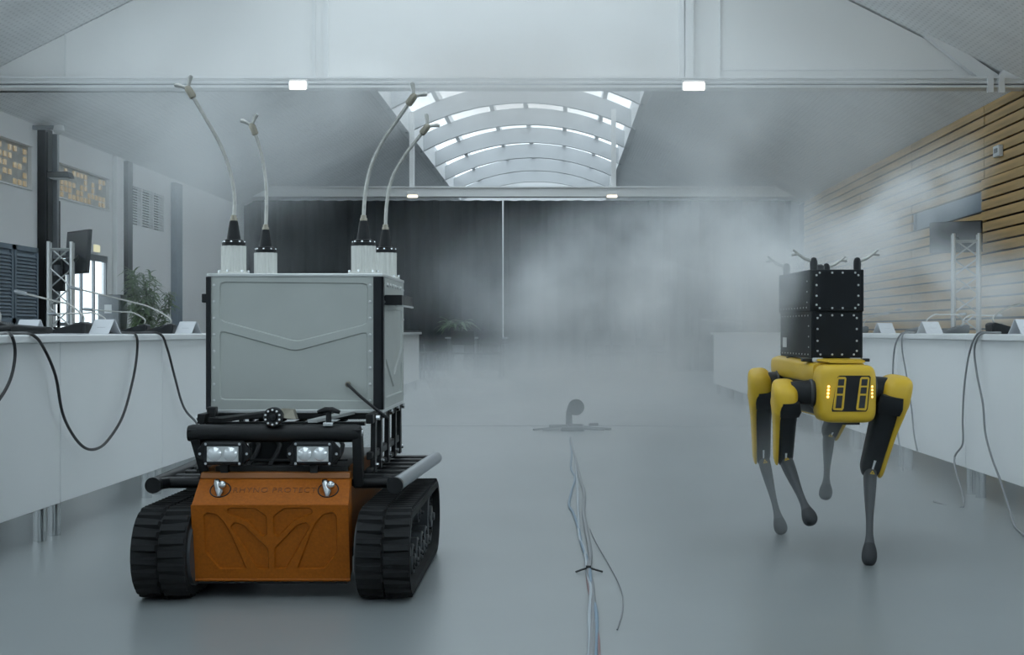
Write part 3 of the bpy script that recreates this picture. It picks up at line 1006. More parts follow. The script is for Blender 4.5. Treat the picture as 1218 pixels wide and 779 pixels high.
c = PZ(681, 512, 0)
t = thing('floor_sensor', 'grey round-headed sensor on a short post on the floor, cables at its foot', 'sensor', c)
MB().box((c.x - .10, c.y - .10, 0), (c.x + .10, c.y + .10, .035)).build('base', 'steel_dark', t, .01)
MB().tube([c + V((-.03, 0, .03)), c + V((-.03, 0, .16)), c + V((-.02, 0, .20))], [.03, .024, .024], 12).build('post', 'steel_dark', t)
MB().lathe([(.03, -.05), (.066, -.045), (.070, 0), (.066, .03), (.03, .035)], c + V((.03, 0, .20)), V((0, -1, 0)), 20).build('head', 'black_plastic', t)
MB().lathe([(.045, 0), (.045, .012), (.03, .014)], c + V((.03, -.035, .20)), V((0, -1, 0)), 16).build('lens', 'screen', t)
rr = random.Random(3)
for k in range(9):
    a = rr.uniform(-.4, .4) + (math.pi if k % 2 else 0)
    l = rr.uniform(.18, .36)
    e = c + V((math.cos(a) * l, math.sin(a) * l * 1.2, .012))
    o = MB().tube(catmull([c + V((0, rr.uniform(-.05, .05), .045)), c.lerp(e, .5) + V((0, rr.uniform(-.1, .1), .015)), e], 5), .009, 6).build('cable_tail', 'steel_dark' if k % 3 else 'cable_grey', t)
for k in range(3):
    o = MB().box((c.x - .2 + .17 * k, c.y - .06, .03 + .006 * k), (c.x - .04 + .13 * k, c.y - .02, .055 + .006 * k)).build('connector', 'cable_grey', t, .004)

# ================================================================== TRACKED ROBOT
CX = -.91
rover = thing('tracked_robot', 'tracked robot with orange front, grey metal case and four bent spray hoses', 'robot', (CX, 5.2, 0))

# --- hull
MB().box((CX - .205, 4.80, .085), (CX + .215, 5.72, .40)).build('hull', 'black_paint', rover, .012)
for s in (-1, 1):
    MB().hexa([(CX + s * .218, 4.72, .14), (CX + s * .232, 4.72, .14), (CX + s * .232, 5.65, .14), (CX + s * .218, 5.65, .14),
               (CX + s * .218, 4.76, .41), (CX + s * .232, 4.76, .41), (CX + s * .232, 5.65, .41), (CX + s * .218, 5.65, .41)]).build('side_panel', 'orange_dark', rover, .003)

# --- orange front panel with pressed-in pockets
yF, zR, zBt = 4.62, .304, .066
fp = MB()
hw = .247
def pc(x, y):       # picture of the panel (crop units) to panel coordinates
    return ((x - 508.5) / 496.5 * hw, zR - (y - 245) / (715 - 245) * (zR - zBt))
halfA = [(85, 312), (108, 288), (172, 300), (222, 352), (262, 430), (352, 655), (175, 655), (88, 548)]
halfB = [(238, 300), (236, 276), (256, 260), (418, 262), (488, 312), (490, 430), (472, 446), (452, 444), (365, 352)]
halfD = [(252, 382), (280, 350), (342, 370), (490, 520), (492, 645), (480, 656), (416, 655)]
pk = []
for hp in (halfA, halfB, halfD):
    q = [pc(x, y) for x, y in hp]
    r = [(-a, b) for a, b in reversed(q)]
    for g in (q, r):
        if area2(g) < 0:
            g = list(reversed(g))
        pk.append(chamfer(g, .006))
pocket_plate(fp, [(-hw, zBt), (hw, zBt), (hw, zR), (-hw, zR)], pk, .009, .004, (CX, yF + .20 * zR, 0), (1, 0, 0), (0, -.20, 1), (0, -1, 0), .012)
front = fp.build('front_panel', 'orange_paint', rover, sharp=20)
sl_t, sl_z = 4.715, .378            # top of the sloped upper face
up = MB()
up.hexa([(CX - hw, yF + .009, zR), (CX + hw, yF + .009, zR), (CX + hw, yF + .03, zR - .01), (CX - hw, yF + .03, zR - .01),
         (CX - hw + .006, sl_t, sl_z), (CX + hw - .006, sl_t, sl_z), (CX + hw - .006, sl_t + .03, sl_z), (CX - hw + .006, sl_t + .03, sl_z)])
up.build('upper_face', 'orange_paint', front, .002)
MB().hexa([(CX - hw + .006, sl_t - .004, sl_z), (CX + hw - .006, sl_t - .004, sl_z), (CX + hw - .006, sl_t + .06, sl_z), (CX - hw + .006, sl_t + .06, sl_z),
           (CX - hw + .008, sl_t + .006, sl_z + .020), (CX + hw - .008, sl_t + .006, sl_z + .020), (CX + hw - .008, sl_t + .06, sl_z + .020), (CX - hw + .008, sl_t + .06, sl_z + .020)]).build('top_flange', 'orange_dark', front, .003)
MB().tube([(CX - hw, yF + .052, zBt - .004), (CX + hw, yF + .052, zBt - .004)], .006, 8).build('bottom_lip', 'orange_paint', front)
MB().box((CX - hw + .01, yF + .056, zBt - .018), (CX + hw - .01, yF + .12, zBt)).build('skid_edge', 'black_paint', front)
for s in (-1, 1):
    MB().hexa([(CX + s * (hw - .004), yF + .052, zBt), (CX + s * hw, yF + .052, zBt), (CX + s * hw, yF + .10, zBt + .02), (CX + s * (hw - .004), yF + .10, zBt + .02),
               (CX + s * (hw - .004), yF + .012, zR), (CX + s * hw, yF + .012, zR), (CX + s * (hw - .006), sl_t + .03, sl_z), (CX + s * (hw - .010), sl_t + .03, sl_z)]).build('cheek', 'orange_paint', front)
# frame of the sloped face
su = V((0, sl_t - yF - .009, sl_z - zR)).normalized()
sn = V((0, -su.z, su.y))
def slp(x, f, lift=0.0):
    return V((CX + x, yF + .009, zR)) + su * (f * .124) + sn * lift
mat('engraving', (.13, .036, .002), .6)
tm = text_mesh('RHYNO PROTECT', .030, 'engraving')
c = slp(.006, .50, .0006)
o = inst('lettering', tm, front, c)
R = Matrix((V((1, 0, 0)), su, sn)).transposed()
o.rotation_euler = R.to_euler()
for s in (-1, 1):
    cx = -.167 if s < 0 else .176
    c = slp(cx, .52)
    ring = [c + V((1, 0, 0)) * .032 * math.cos(2 * math.pi * k / 28) + su * .032 * math.sin(2 * math.pi * k / 28) for k in range(28)]
    MB().tube(ring, .0022, 6, closed=True).build('socket_ring', 'black_paint', front)
    lk = MB()
    lk.loft([(c + V((-.008, 0, 0)) + su * .034, (.005, 0, 0), sn * .005), (c + V((-.011, 0, 0)) + su * .024 + sn * .012, (.012, 0, 0), sn * .012),
             (c + V((-.006, 0, 0)) + su * .004 + sn * .016, (.014, 0, 0), sn * .014), (c + V((.001, 0, 0)) - su * .018 + sn * .010, (.013, 0, 0), sn * .012), (c - su * .032, (.005, 0, 0), sn * .005)], 2.2, 14)
    lk.ball(c + V((.011, 0, 0)) - su * .004 + sn * .026, .014, 12, 8)
    lk.build('swivel_hook', 'chrome', front)

# --- tracks
RT, zc, yA, yZ = .134, .146, 4.700, 5.60
def track_point(s):
    """distance along the belt -> (y, z, outward normal y, z, tangent angle)"""
    Ls, La = yZ - yA, math.pi * RT
    s %= 2 * (Ls + La)
    if s < Ls:
        return yA + s, zc + RT, 0, 1
    s -= Ls
    if s < La:
        a = math.pi / 2 - s / RT
        return yZ + RT * math.cos(a), zc + RT * math.sin(a), math.cos(a), math.sin(a)
    s -= La
    if s < Ls:
        return yZ - s, zc - RT, 0, -1
    s -= Ls
    a = -math.pi / 2 - s / RT
    return yA + RT * math.cos(a), zc + RT * math.sin(a), math.cos(a), math.sin(a)
LT = 2 * ((yZ - yA) + math.pi * RT)
CT, XI, XO = -.898, .264, .434          # track centre line, inner and outer edge
lug = MB().hexa([(-.041, -.014, -.004), (.041, -.014, -.004), (.041, .014, -.004), (-.041, .014, -.004),
                 (-.038, -.008, .010), (.038, -.008, .010), (.038, .008, .010), (-.038, .008, .010)]).mesh('tread_lug', 'rubber')
for s in (-1, 1):
    belt = MB()
    rings = []
    nseg = 72
    for k in range(nseg):
        y, z, ny, nz = track_point(LT * k / nseg)
        i = .024
        xi, xo = CT + s * XI, CT + s * XO
        rings.append([V((xi, y - ny * i, z - nz * i)), V((xo, y - ny * i, z - nz * i)), V((xo, y, z)), V((xi, y, z))])
    belt.rings(rings, False, True)
    tr = belt.build('track', 'rubber', rover)
    nl_ = 66
    for row in range(2):
        for k in range(nl_):
            y, z, ny, nz = track_point(LT * (k + .5 * row) / nl_)
            ang = math.atan2(ny, nz)
            xx = CT + s * (XI + .043 + row * .084)
            inst('tread_lug', lug, tr, (xx, y, z), (-ang, 0, .12 * s * (1 if row else -1)))
    # wheels
    def wheel(y, z, r, w, name, spokes):
        x0 = CT + s * (XO - .028)
        ax = V((s, 0, 0))
        m = MB().lathe([(r, -w), (r, 0), (r * .86, .004), (r * .82, -.012), (r * .42, -.012), (r * .38, .008), (r * .16, .010), (r * .14, .018), (.004, .018)], (x0, y, z), ax, 28)
        m.build(name, 'robot_grey', tr, sharp=30)
        hb = MB()
        for q in range(spokes):
            a = 2 * math.pi * q / spokes
            hb.cyl((x0 - s * .008, y + r * .62 * math.cos(a), z + r * .62 * math.sin(a)), (x0 + s * .006, y + r * .62 * math.cos(a), z + r * .62 * math.sin(a)), r * .11, 8)
        hb.build('wheel_bolts', 'black_paint', tr)['kind'] = 'stuff'
    wheel(yA, zc, .104, .15, 'idler_wheel', 6)
    wheel(yZ, zc, .104, .15, 'drive_wheel', 6)
    for y in (4.96, 5.12, 5.28, 5.43):
        wheel(y, .082, .052, .15, 'road_wheel', 5)
    wheel(5.15, .216, .036, .15, 'road_wheel', 5)
    MB().box(tuple(sorted((CT + s * (XI + .01), CT + s * (XO - .11)))[0:1]) + (4.82, .10), tuple(sorted((CT + s * (XI + .01), CT + s * (XO - .11)))[1:2]) + (5.52, .205)).build('track_frame', 'black_paint', tr, .006)

# --- bull bar
zb_, yb_ = .521, 4.745
bb = MB().tube([(CX - .285, yb_, zb_), (CX - .27, yb_, zb_), (CX + .255, yb_, zb_), (CX + .27, yb_, zb_)], [.025, .029, .029, .025], 20).build('bull_bar', 'black_paint', rover)
for s in (-1, 1):
    x = CX + s * .268 - (.008 if s > 0 else 0)
    m = MB().prism([(-.028, .535), (.022, .535), (.055, .40), (.050, .345), (.010, .345), (-.005, .42)], (x - .015, yb_, 0), (0, 1, 0), (0, 0, 1), (.030, 0, 0))
    if s < 0:
        for i, p_ in enumerate(m.v):
            p_.x += .045 * max(0, (.52 - p_.z) / .17)
    m.build('bar_bracket', 'black_paint', bb, .003)
    MB().cyl((x - .014 if s < 0 else x + .006, yb_, zb_), (x - .006 if s < 0 else x + .018, yb_, zb_), .012, 10).build('bar_bolt', 'chrome', bb)
MB().cyl((CX + .288, 4.80, .36), (CX + .306, 4.80, .36), .012, 8).build('bracket_bolt', 'chrome', rover)

# --- headlights
def headlight(cx):
    z, y = .458, 4.70
    body = MB().box((cx - .062, y, z - .036), (cx + .062, y + .05, z + .038)).build('headlight', 'black_plastic', rover, .008)
    MB().prism([(-.085, -.012), (-.062, -.034), (.062, -.034), (.085, -.012), (.085, .014), (.062, .040), (-.062, .040), (-.085, .014)], (cx, y + .012, z), (1, 0, 0), (0, 0, 1), (0, .02, 0)).build('mounting_plate', 'black_paint', body, .002)
    MB().box((cx - .050, y - .004, z - .024), (cx + .050, y, z + .024)).build('reflector', 'alu', body)
    for s in (-1, 1):
        MB().lathe([(.022, 0), (.022, .004), (.014, .009), (.002, .010)], (cx + s * .025, y - .003, z), V((0, -1, 0)), 18).build('lens', 'lens', body)
    for dx, dz in ((-.054, .032), (.054, .032), (-.054, -.030), (.054, -.030), (-.075, 0), (.075, 0)):
        yy = y + (.010 if abs(dx) > .06 else -.001)
        MB().cyl((cx + dx, yy, z + dz), (cx + dx, yy - .005, z + dz), .0045, 8).build('bolt', 'chrome', body)
    MB().box((cx - .012, y + .02, .395), (cx + .012, y + .04, z - .03)).build('stem', 'black_paint', body)
headlight(P(265, 538, 4.70).x)
headlight(P(372, 538, 4.70).x)
MB().box((CX - .20, 4.75, .395), (CX + .23, 4.80, .415)).build('lamp_shelf', 'black_paint', rover, .003)
MB().box((CX - .205, 4.76, .43), (CX + .225, 4.77, .436)).build('lamp_rail', 'black_paint', rover)

# --- upper frame under the case
fr = MB()
for s in (-1, 1):
    x = CX + .016 + s * .275
    fr.box((x - .012, 4.80, .548), (x + .012, 5.66, .580))
    fr.box((x - .010, 4.80, .430), (x + .010, 5.66, .455))
    fr.box((x - .010, 4.78, .39), (x + .010, 5.66, .405))
for y in (4.99, 5.22, 5.45, 5.64):
    fr.box((CX - .26, y - .012, .552), (CX + .29, y + .012, .576))
fr.build('upper_frame', 'black_paint', rover, .003)
for s in (-1, 1):
    for k, y in enumerate((4.86, 5.02, 5.24, 5.46, 5.63)):
        x = CX + .016 + s * .282
        MB().hexa([(x - .008, y - .030, .385), (x + .008, y - .030, .385), (x + .008, y + .022, .385), (x - .008, y + .022, .385),
                   (x - .008, y - .016, .578), (x + .008, y - .016, .578), (x + .008, y + .012, .578), (x - .008, y + .012, .578)]).build('frame_post', 'black_paint', rover, .002)
        MB().cyl((x, y, .565), (x + s * .020, y, .565), .010, 8).build('frame_bolt', 'chrome', rover)
        MB().cyl((x, y, .41), (x + s * .016, y, .41), .007, 8).build('frame_bolt', 'chrome', rover)
MB().box((CX - .25, 4.83, .54), (CX + .27, 4.865, .552)).build('cross_bar', 'black_paint', rover)
MB().hexa([(CX - .235, 4.80, .555), (CX - .19, 4.80, .552), (CX - .02, 4.97, .572), (CX - .06, 4.99, .572), (CX - .235, 4.80, .568), (CX - .19, 4.80, .565), (CX - .02, 4.97, .583), (CX - .06, 4.99, .583)]).build('strap_plate', 'black_paint', rover)
MB().hexa([(CX + .09, 4.80, .552), (CX + .12, 4.80, .552), (CX + .22, 4.97, .570), (CX + .18, 4.99, .570), (CX + .09, 4.80, .562), (CX + .12, 4.80, .562), (CX + .22, 4.97, .580), (CX + .18, 4.99, .580)]).build('strap_plate', 'alu', rover)
MB().box((CX - .255, 4.86, .53), (CX - .225, 4.90, .60)).build('latch', 'black_paint', rover, .004)
# wiring bundle inside the frame
for k in range(5):
    x = CX - .12 + k * .07
    MB().tube(catmull([(x, 4.85, .40), (x + .03, 4.9, .47), (x - .02, 4.96, .52), (x + .02, 5.05, .55)], 4), .008, 6).build('wire', 'cable_black', rover)
MB().box((CX - .12, 4.92, .41), (CX + .12, 5.15, .50)).build('electronics_box', 'black_plastic', rover, .008)
# ring camera on the bar
c = V((P(325, 497, 4.72).x, 4.715, .575))
rc = MB().lathe([(.024, -.030), (.031, -.026), (.031, .004), (.027, .008), (.014, .004), (.012, .010), (.001, .012)], c, V((0, -1, 0)), 24).build('ring_camera', 'black_plastic', rover)
dm = MB().lathe([(.0034, -.001), (.0034, .003), (.001, .0036)], (0, 0, 0), V((0, -1, 0)), 8).mesh('light_dot', 'white_plastic')
for k in range(10):
    a = 2 * math.pi * (k + .5) / 10
    inst('light_dot', dm, rc, c + V((.0235 * math.cos(a), -.008, .0235 * math.sin(a))))
MB().box((c.x - .012, c.y + .02, c.z - .04), (c.x + .012, c.y + .045, c.z + .005)).build('camera_stand', 'black_paint', rc)
MB().hexa([(c.x + .02, c.y + .03, c.z - .004), (c.x + .065, c.y + .05, c.z - .010), (c.x + .065, c.y + .09, c.z - .010), (c.x + .02, c.y + .06, c.z - .004),
           (c.x + .02, c.y + .03, c.z + .026), (c.x + .055, c.y + .05, c.z + .022), (c.x + .055, c.y + .09, c.z + .022), (c.x + .02, c.y + .06, c.z + .026)]).build('bracket_flap', 'brass', rc)
# clamp on the bar
c = V((P(391, 500, 4.74).x, 4.74, .545))
cl = MB().box((c.x - .016, c.y - .02, c.z), (c.x + .016, c.y + .02, c.z + .012)).build('clamp', 'chrome', rover, .002)
MB().cyl(c + V((0, 0, .01)), c + V((0, 0, .045)), .009, 10).build('clamp_screw', 'black_paint', cl)
MB().tube([c + V((-.036, 0, .044)), c + V((-.012, 0, .052)), c + V((.012, 0, .052)), c + V((.036, 0, .044))], [.006, .009, .009, .006], 8).build('clamp_handle', 'black_paint', cl)

# --- side steps
for s in (-1, 1):
    x0f, x0r, zst = CX + s * .386, CX + s * .430, .358
    rail = MB().tube([(x0f, 4.70, zst), (x0f, 4.715, zst), (x0r, 5.72, zst), (x0r, 5.735, zst)], [.020, .024, .024, .020], 16).build('side_step', 'grey_metal' if s > 0 else 'black_paint', rover)
    MB().tube([(x0f, 4.692, zst), (x0f, 4.718, zst)], .026, 16).build('end_cap', 'black_paint', rail)
    for k in range(7):
        y = 4.80 + k * .148
        f = (y - 4.7) / 1.03
        xo = x0f + (x0r - x0f) * f
        MB().box((min(CX + s * .232, xo), y - .026, zst - .012), (max(CX + s * .232, xo), y + .026, zst + .012)).build('step_bar', 'black_paint', rail, .008)
    MB().tube([(CX + s * .245, 4.79, zst), (CX + s * .36, 4.79, zst), (x0f, 4.72, zst)], .019, 12).build('front_bar', 'black_paint', rail)

# --- equipment case
X0, X1, Y0, Y1, Z0, Z1 = -1.190, -.598, 4.98, 5.66, .585, 1.046
case = MB().box((X0 + .012, Y0 + .012, Z0), (X1 - .012, Y1, Z1 - .004)).build('equipment_case', 'case_grey', rover)
def cc(x, y):
    return (X0 + (x - 65) / 805 * (X1 - X0), Z1 - (y - 95) / 640 * (Z1 - Z0))
p1 = [cc(*q) for q in [(120, 133), (805, 140), (803, 335), (475, 418), (118, 318)]]
p2 = [cc(*q) for q in [(120, 360), (468, 458), (803, 366), (802, 697), (120, 690)]]
pk = []
for g in (p1, p2):
    if area2(g) < 0:
        g = list(reversed(g))
    pk.append(chamfer(g, .018))
pl = MB()
pocket_plate(pl, [(X0 + .010, Z0 - .004), (X1 - .012, Z0 - .004), (X1 - .012, Z1 - .006), (X0 + .010, Z1 - .006)], pk, .005, .004, (0, Y0, 0), (1, 0, 0), (0, 0, 1), (0, -1, 0), .010)
pl.build('front_plate', 'case_grey', case, sharp=20)
# right side plate
q1 = [(5.08, .93), (5.60, .93), (5.60, .78), (5.34, .69), (5.08, .80)]
q2 = [(5.08, .76), (5.34, .65), (5.60, .74), (5.60, .62), (5.08, .62)]
pk = []
for g in (q1, q2):
    if area2(g) < 0:
        g = list(reversed(g))
    pk.append(chamfer(g, .015))
for s, xs in ((1, X1), (-1, X0)):
    pl = MB()
    pocket_plate(pl, [(Y0 + .02, Z0 - .004), (Y1, Z0 - .004), (Y1, Z1 - .006), (Y0 + .02, Z1 - .006)], pk, .005, .004, (xs, 0, 0), (0, 1, 0), (0, 0, 1), (s, 0, 0), .010)
    pl.build('side_plate', 'case_grey', case, sharp=20)
MB().box((X0 - .002, Y0 - .004, Z1 - .012), (X1 + .002, Y1, Z1)).build('lid', 'alu', case, .003)
MB().box((X0 - .002, Y0 - .004, Z0 - .012), (X1 + .002, Y1, Z0)).build('bottom_edge', 'alu', case, .002)
MB().box((X1 - .030, Y0 - .006, Z0), (X1 + .001, Y0 + .004, Z1 - .012)).build('corner_trim', 'case_trim', case)
MB().box((X1 - .002, Y0 - .006, Z0), (X1 + .004, Y0 + .03, Z1 - .012)).build('corner_trim', 'case_trim', case)
MB().box((X0 - .004, Y0 - .006, Z0), (X0 + .012, Y0 + .03, Z1 - .012)).build('corner_trim', 'case_trim', case)
rv = MB().lathe([(.0050, 0), (.0045, .002), (.001, .0032)], (0, 0, 0), V((0, -1, 0)), 8).mesh('rivet', 'alu')
for k in range(8):
    z = Z1 - .04 - k * (Z1 - Z0 - .07) / 7
    inst('rivet', rv, case, (X0 + .022, Y0 - .0005, z))
    inst('rivet', rv, case, (X1 - .042, Y0 - .0005, z))
    inst('rivet', rv, case, (X1 + .0005, Y0 + .05, z), (0, 0, math.pi / 2))
    inst('rivet', rv, case, (X1 + .0005, Y1 - .02, z), (0, 0, math.pi / 2))
for k in range(6):
    inst('rivet', rv, case, (X1 + .0005, Y0 + .14 + k * .085, Z1 - .035), (0, 0, math.pi / 2), (1.5, 1.5, 1.5))
# handles: block with slot
MB().box((X0 - .030, 5.02, .948), (X0, 5.34, .978)).build('handle', 'case_trim', case, .003)
hd = MB().box((X1, 5.04, .940), (X1 + .060, 5.10, .975)).build('handle', 'case_trim', case, .003)
MB().box((X1 + .046, 5.10, .940), (X1 + .060, 5.40, .975)).build('handle_bar', 'case_trim', case, .003)
MB().box((X1, 5.37, .940), (X1 + .060, 5.40, .975)).build('handle_end', 'alu', case, .003)
MB().box((X1 + .058, 5.06, .934), (X1 + .064, 5.40, .940)).build('handle_lip', 'alu', case)
a, b = P(414, 457, Y0 - .004), P(449, 488, Y0 - .03)
MB().lathe([(.010, 0), (.010, .006), (.006, .012)], a, V((0, -1, 0)), 10).build('cable_gland', 'brass', case)
MB().tube(catmull([a, a + V((.006, -.02, -.004)), a.lerp(b, .5) + V((0, -.012, -.002)), b, b + V((.03, .05, -.03))], 5), .005, 8).build('power_cable', 'cable_black', case)

# --- fog units on the case: fluted cylinder, black boot, bent hose, twin tip
def fog_unit(px, d, dx, hose_px, yoff):
    x = (px - VX) * d / F
    b = V((x, d, Z1))
    r = .041
    rings = []
    n = 48
    for z in (0.0, .100):
        rings.append([b + V(((r + (.0020 if (k // 2) % 2 else -.0030)) * math.cos(2 * math.pi * k / n), (r + (.0020 if (k // 2) % 2 else -.0030)) * math.sin(2 * math.pi * k / n), z)) for k in range(n)])
    fu = MB().rings(rings).build('fog_unit', 'filter_white', rover, sharp=25)
    MB().lathe([(.054, 0), (.054, .008), (.044, .010)], b, n=24).build('base_ring', 'filter_white', fu)
    for k in range(6):
        a = 2 * math.pi * k / 6 + .3
        MB().cyl(b + V((.049 * math.cos(a), .049 * math.sin(a), .006)), b + V((.049 * math.cos(a), .049 * math.sin(a), .016)), .005, 8).build('bolt', 'chrome', fu)
    MB().lathe([(.040, .100), (.041, .112), (.034, .114), (.033, .120), (.024, .124), (.015, .182), (.013, .188), (.001, .189)], b, n=24).build('hose_boot', 'black_plastic', fu)
    for k in range(8):
        a = 2 * math.pi * k / 8
        MB().cyl(b + V((.037 * math.cos(a), .037 * math.sin(a), .110)), b + V((.037 * math.cos(a), .037 * math.sin(a), .117)), .0035, 6).build('bolt', 'chrome', fu)
    MB().lathe([(.013, .186), (.013, .196), (.010, .198), (.010, .206), (.007, .208)], b, n=14).build('collar', 'brass', fu)
    m = len(hose_px)
    pts = [P(hx, hy, d + yoff * (i / (m - 1)) ** 1.5) for i, (hx, hy) in enumerate(hose_px)]
    pts = catmull([b + V((0, 0, .19))] + pts, 6)
    MB().tube(pts, .0065, 10).build('hose', 'hose_steel', fu)
    t = (pts[-1] - pts[-3]).normalized()
    e = pts[-1]
    side = t.cross(V((0, 1, 0))).normalized()
    MB().tube([e - t * .035, e - t * .03, e, e + t * .012], [.009, .013, .013, .008], 10).build('tip_body', 'brass', fu)
    for s in (-1, 1):
        MB().tube([e, e + t * .016 + side * s * .012, e + t * .030 + side * s * .026, e + t * .034 + side * s * .034], [.006, .006, .008, .006], 8).build('tip_nozzle', 'hose_steel', fu)
    return fu
fog_unit(278, 5.11, 0, [(279, 235), (274, 205), (262, 172), (243, 138), (224, 106)], -.05)
fog_unit(316, 5.56, 0, [(317, 245), (316, 215), (312, 188), (306, 166), (300, 150)], -.03)
fog_unit(432.5, 5.11, 0, [(434, 235), (440, 202), (453, 172), (473, 142), (492, 115)], -.05)
fog_unit(458.5, 5.56, 0, [(460, 242), (466, 213), (480, 187), (496, 166), (508, 151)], -.03)

# ================================================================== WALKING ROBOT
BX = 1.06
dog = thing('quadruped_robot', 'yellow and black four-legged walking robot carrying a black bolted box', 'robot', (1.04, 5.8, 0))
def yaw(y):                    # body axis drifts slightly towards the middle of the hall with depth
    return BX - .075 * (y - 5.42)
# --- torso
ts = []
for y, hw_, z0, z1 in ((5.46, .085, .535, .715), (5.55, .10, .53, .722), (6.10, .10, .535, .735), (6.22, .085, .55, .73), (6.26, .06, .57, .70)):
    ts.append(((yaw(y), y, (z0 + z1) / 2), (hw_, 0, 0), (0, 0, (z1 - z0) / 2)))
body = MB().loft(ts, 5, 28).build('torso', 'robot_black', dog, sharp=50)
ts = []
for y, hw_, z0, z1 in ((5.52, .100, .66, .733), (5.60, .118, .655, .738), (6.12, .118, .66, .752), (6.24, .10, .665, .745), (6.28, .07, .68, .73)):
    ts.append(((yaw(y), y, (z0 + z1) / 2), (hw_, 0, 0), (0, 0, (z1 - z0) / 2)))
MB().loft(ts, 5, 28).build('top_shell', 'yellow_shell', body, sharp=50)
MB().loft([((yaw(5.6), 5.6, .545), (.06, 0, 0), (0, 0, .025)), ((yaw(6.1), 6.1, .55), (.06, 0, 0), (0, 0, .025))], 4, 20).build('belly_shell', 'yellow_shell', body)
# --- head shell
hx, hy = 1.060, 5.40
hs = []
for y, hw_, hh, e_ in ((5.384, .078, .080, 0), (5.386, .088, .090, 0), (5.394, .099, .101, 0), (5.41, .104, .107, 0), (5.50, .104, .107, 0), (5.53, .098, .100, 0)):
    hs.append(((hx - .075 * (y - 5.42), y, .6205), (hw_, 0, 0), (0, 0, hh)))
head = MB().loft(hs, 6, 40).build('head_shell', 'yellow_shell', dog, sharp=50)
MB().loft([((hx + .004, 5.44, .738), (.068, 0, 0), (0, 0, .006)), ((hx - .006, 5.56, .742), (.088, 0, 0), (0, 0, .006))], 5, 20).build('brow_plate', 'yellow_shell', head)
yh = 5.384
def gx(x, z):                  # the grille leans a little with the body
    return x + .11 * z
gp = [(-.064, -.066), (.060, -.066), (.066, -.056), (.064, .060), (.058, .066), (-.052, .066), (-.058, .060), (-.066, -.058)]
MB().prism([(gx(a, b), b) for a, b in gp], (hx + .010, yh - .0015, .622), (1, 0, 0), (0, 0, 1), (0, .01, 0)).build('grille_recess', 'robot_black', head)
for s in (-1, 1):
    o = hx + .010 + s * .0425
    poly = [(-.017, -.060), (.015, -.062), (.019, -.054), (.017, .056), (.012, .061), (-.012, .061), (-.017, .055), (-.020, -.054)]
    MB().prism([(gx(a, b), b) for a, b in poly], (o, yh - .005, .622), (1, 0, 0), (0, 0, 1), (0, .006, 0)).build('grille_frame', 'yellow_shell', head, .0015)
    for (z0, z1) in ((.029, .053), (.000, .023), (-.053, -.007)):
        MB().prism([(gx(a, b), b) for a, b in ((-.0115, z0), (.0105, z0), (.0105, z1), (-.0115, z1))], (o, yh - .0062, .622), (1, 0, 0), (0, 0, 1), (0, .003, 0)).build('grille_window', 'screen', head, .001)
ld = MB().ball((0, 0, 0), (.0046, .003, .0046), 10, 6).mesh('status_light', 'led_orange')
for k in range(4):
    inst('status_light', ld, head, (hx - .0765 + .001 * k, 5.3835, .610 + .0125 * k))
    inst('status_light', ld, head, (hx + .0855 - .0 * k, 5.3865, .610 + .0125 * k))
MB().box((hx - .01, 5.43, .505), (hx + .05, 5.50, .515)).build('chin_pad', 'robot_black', head)
# cable loop beside the neck
pts = [P(x, y, 5.50) for x, y in ((958, 455), (964, 470), (966, 484), (974, 484), (978, 470), (972, 460))]
MB().tube(catmull(pts, 5), .004, 8).build('cable_loop', 'cable_grey', body)

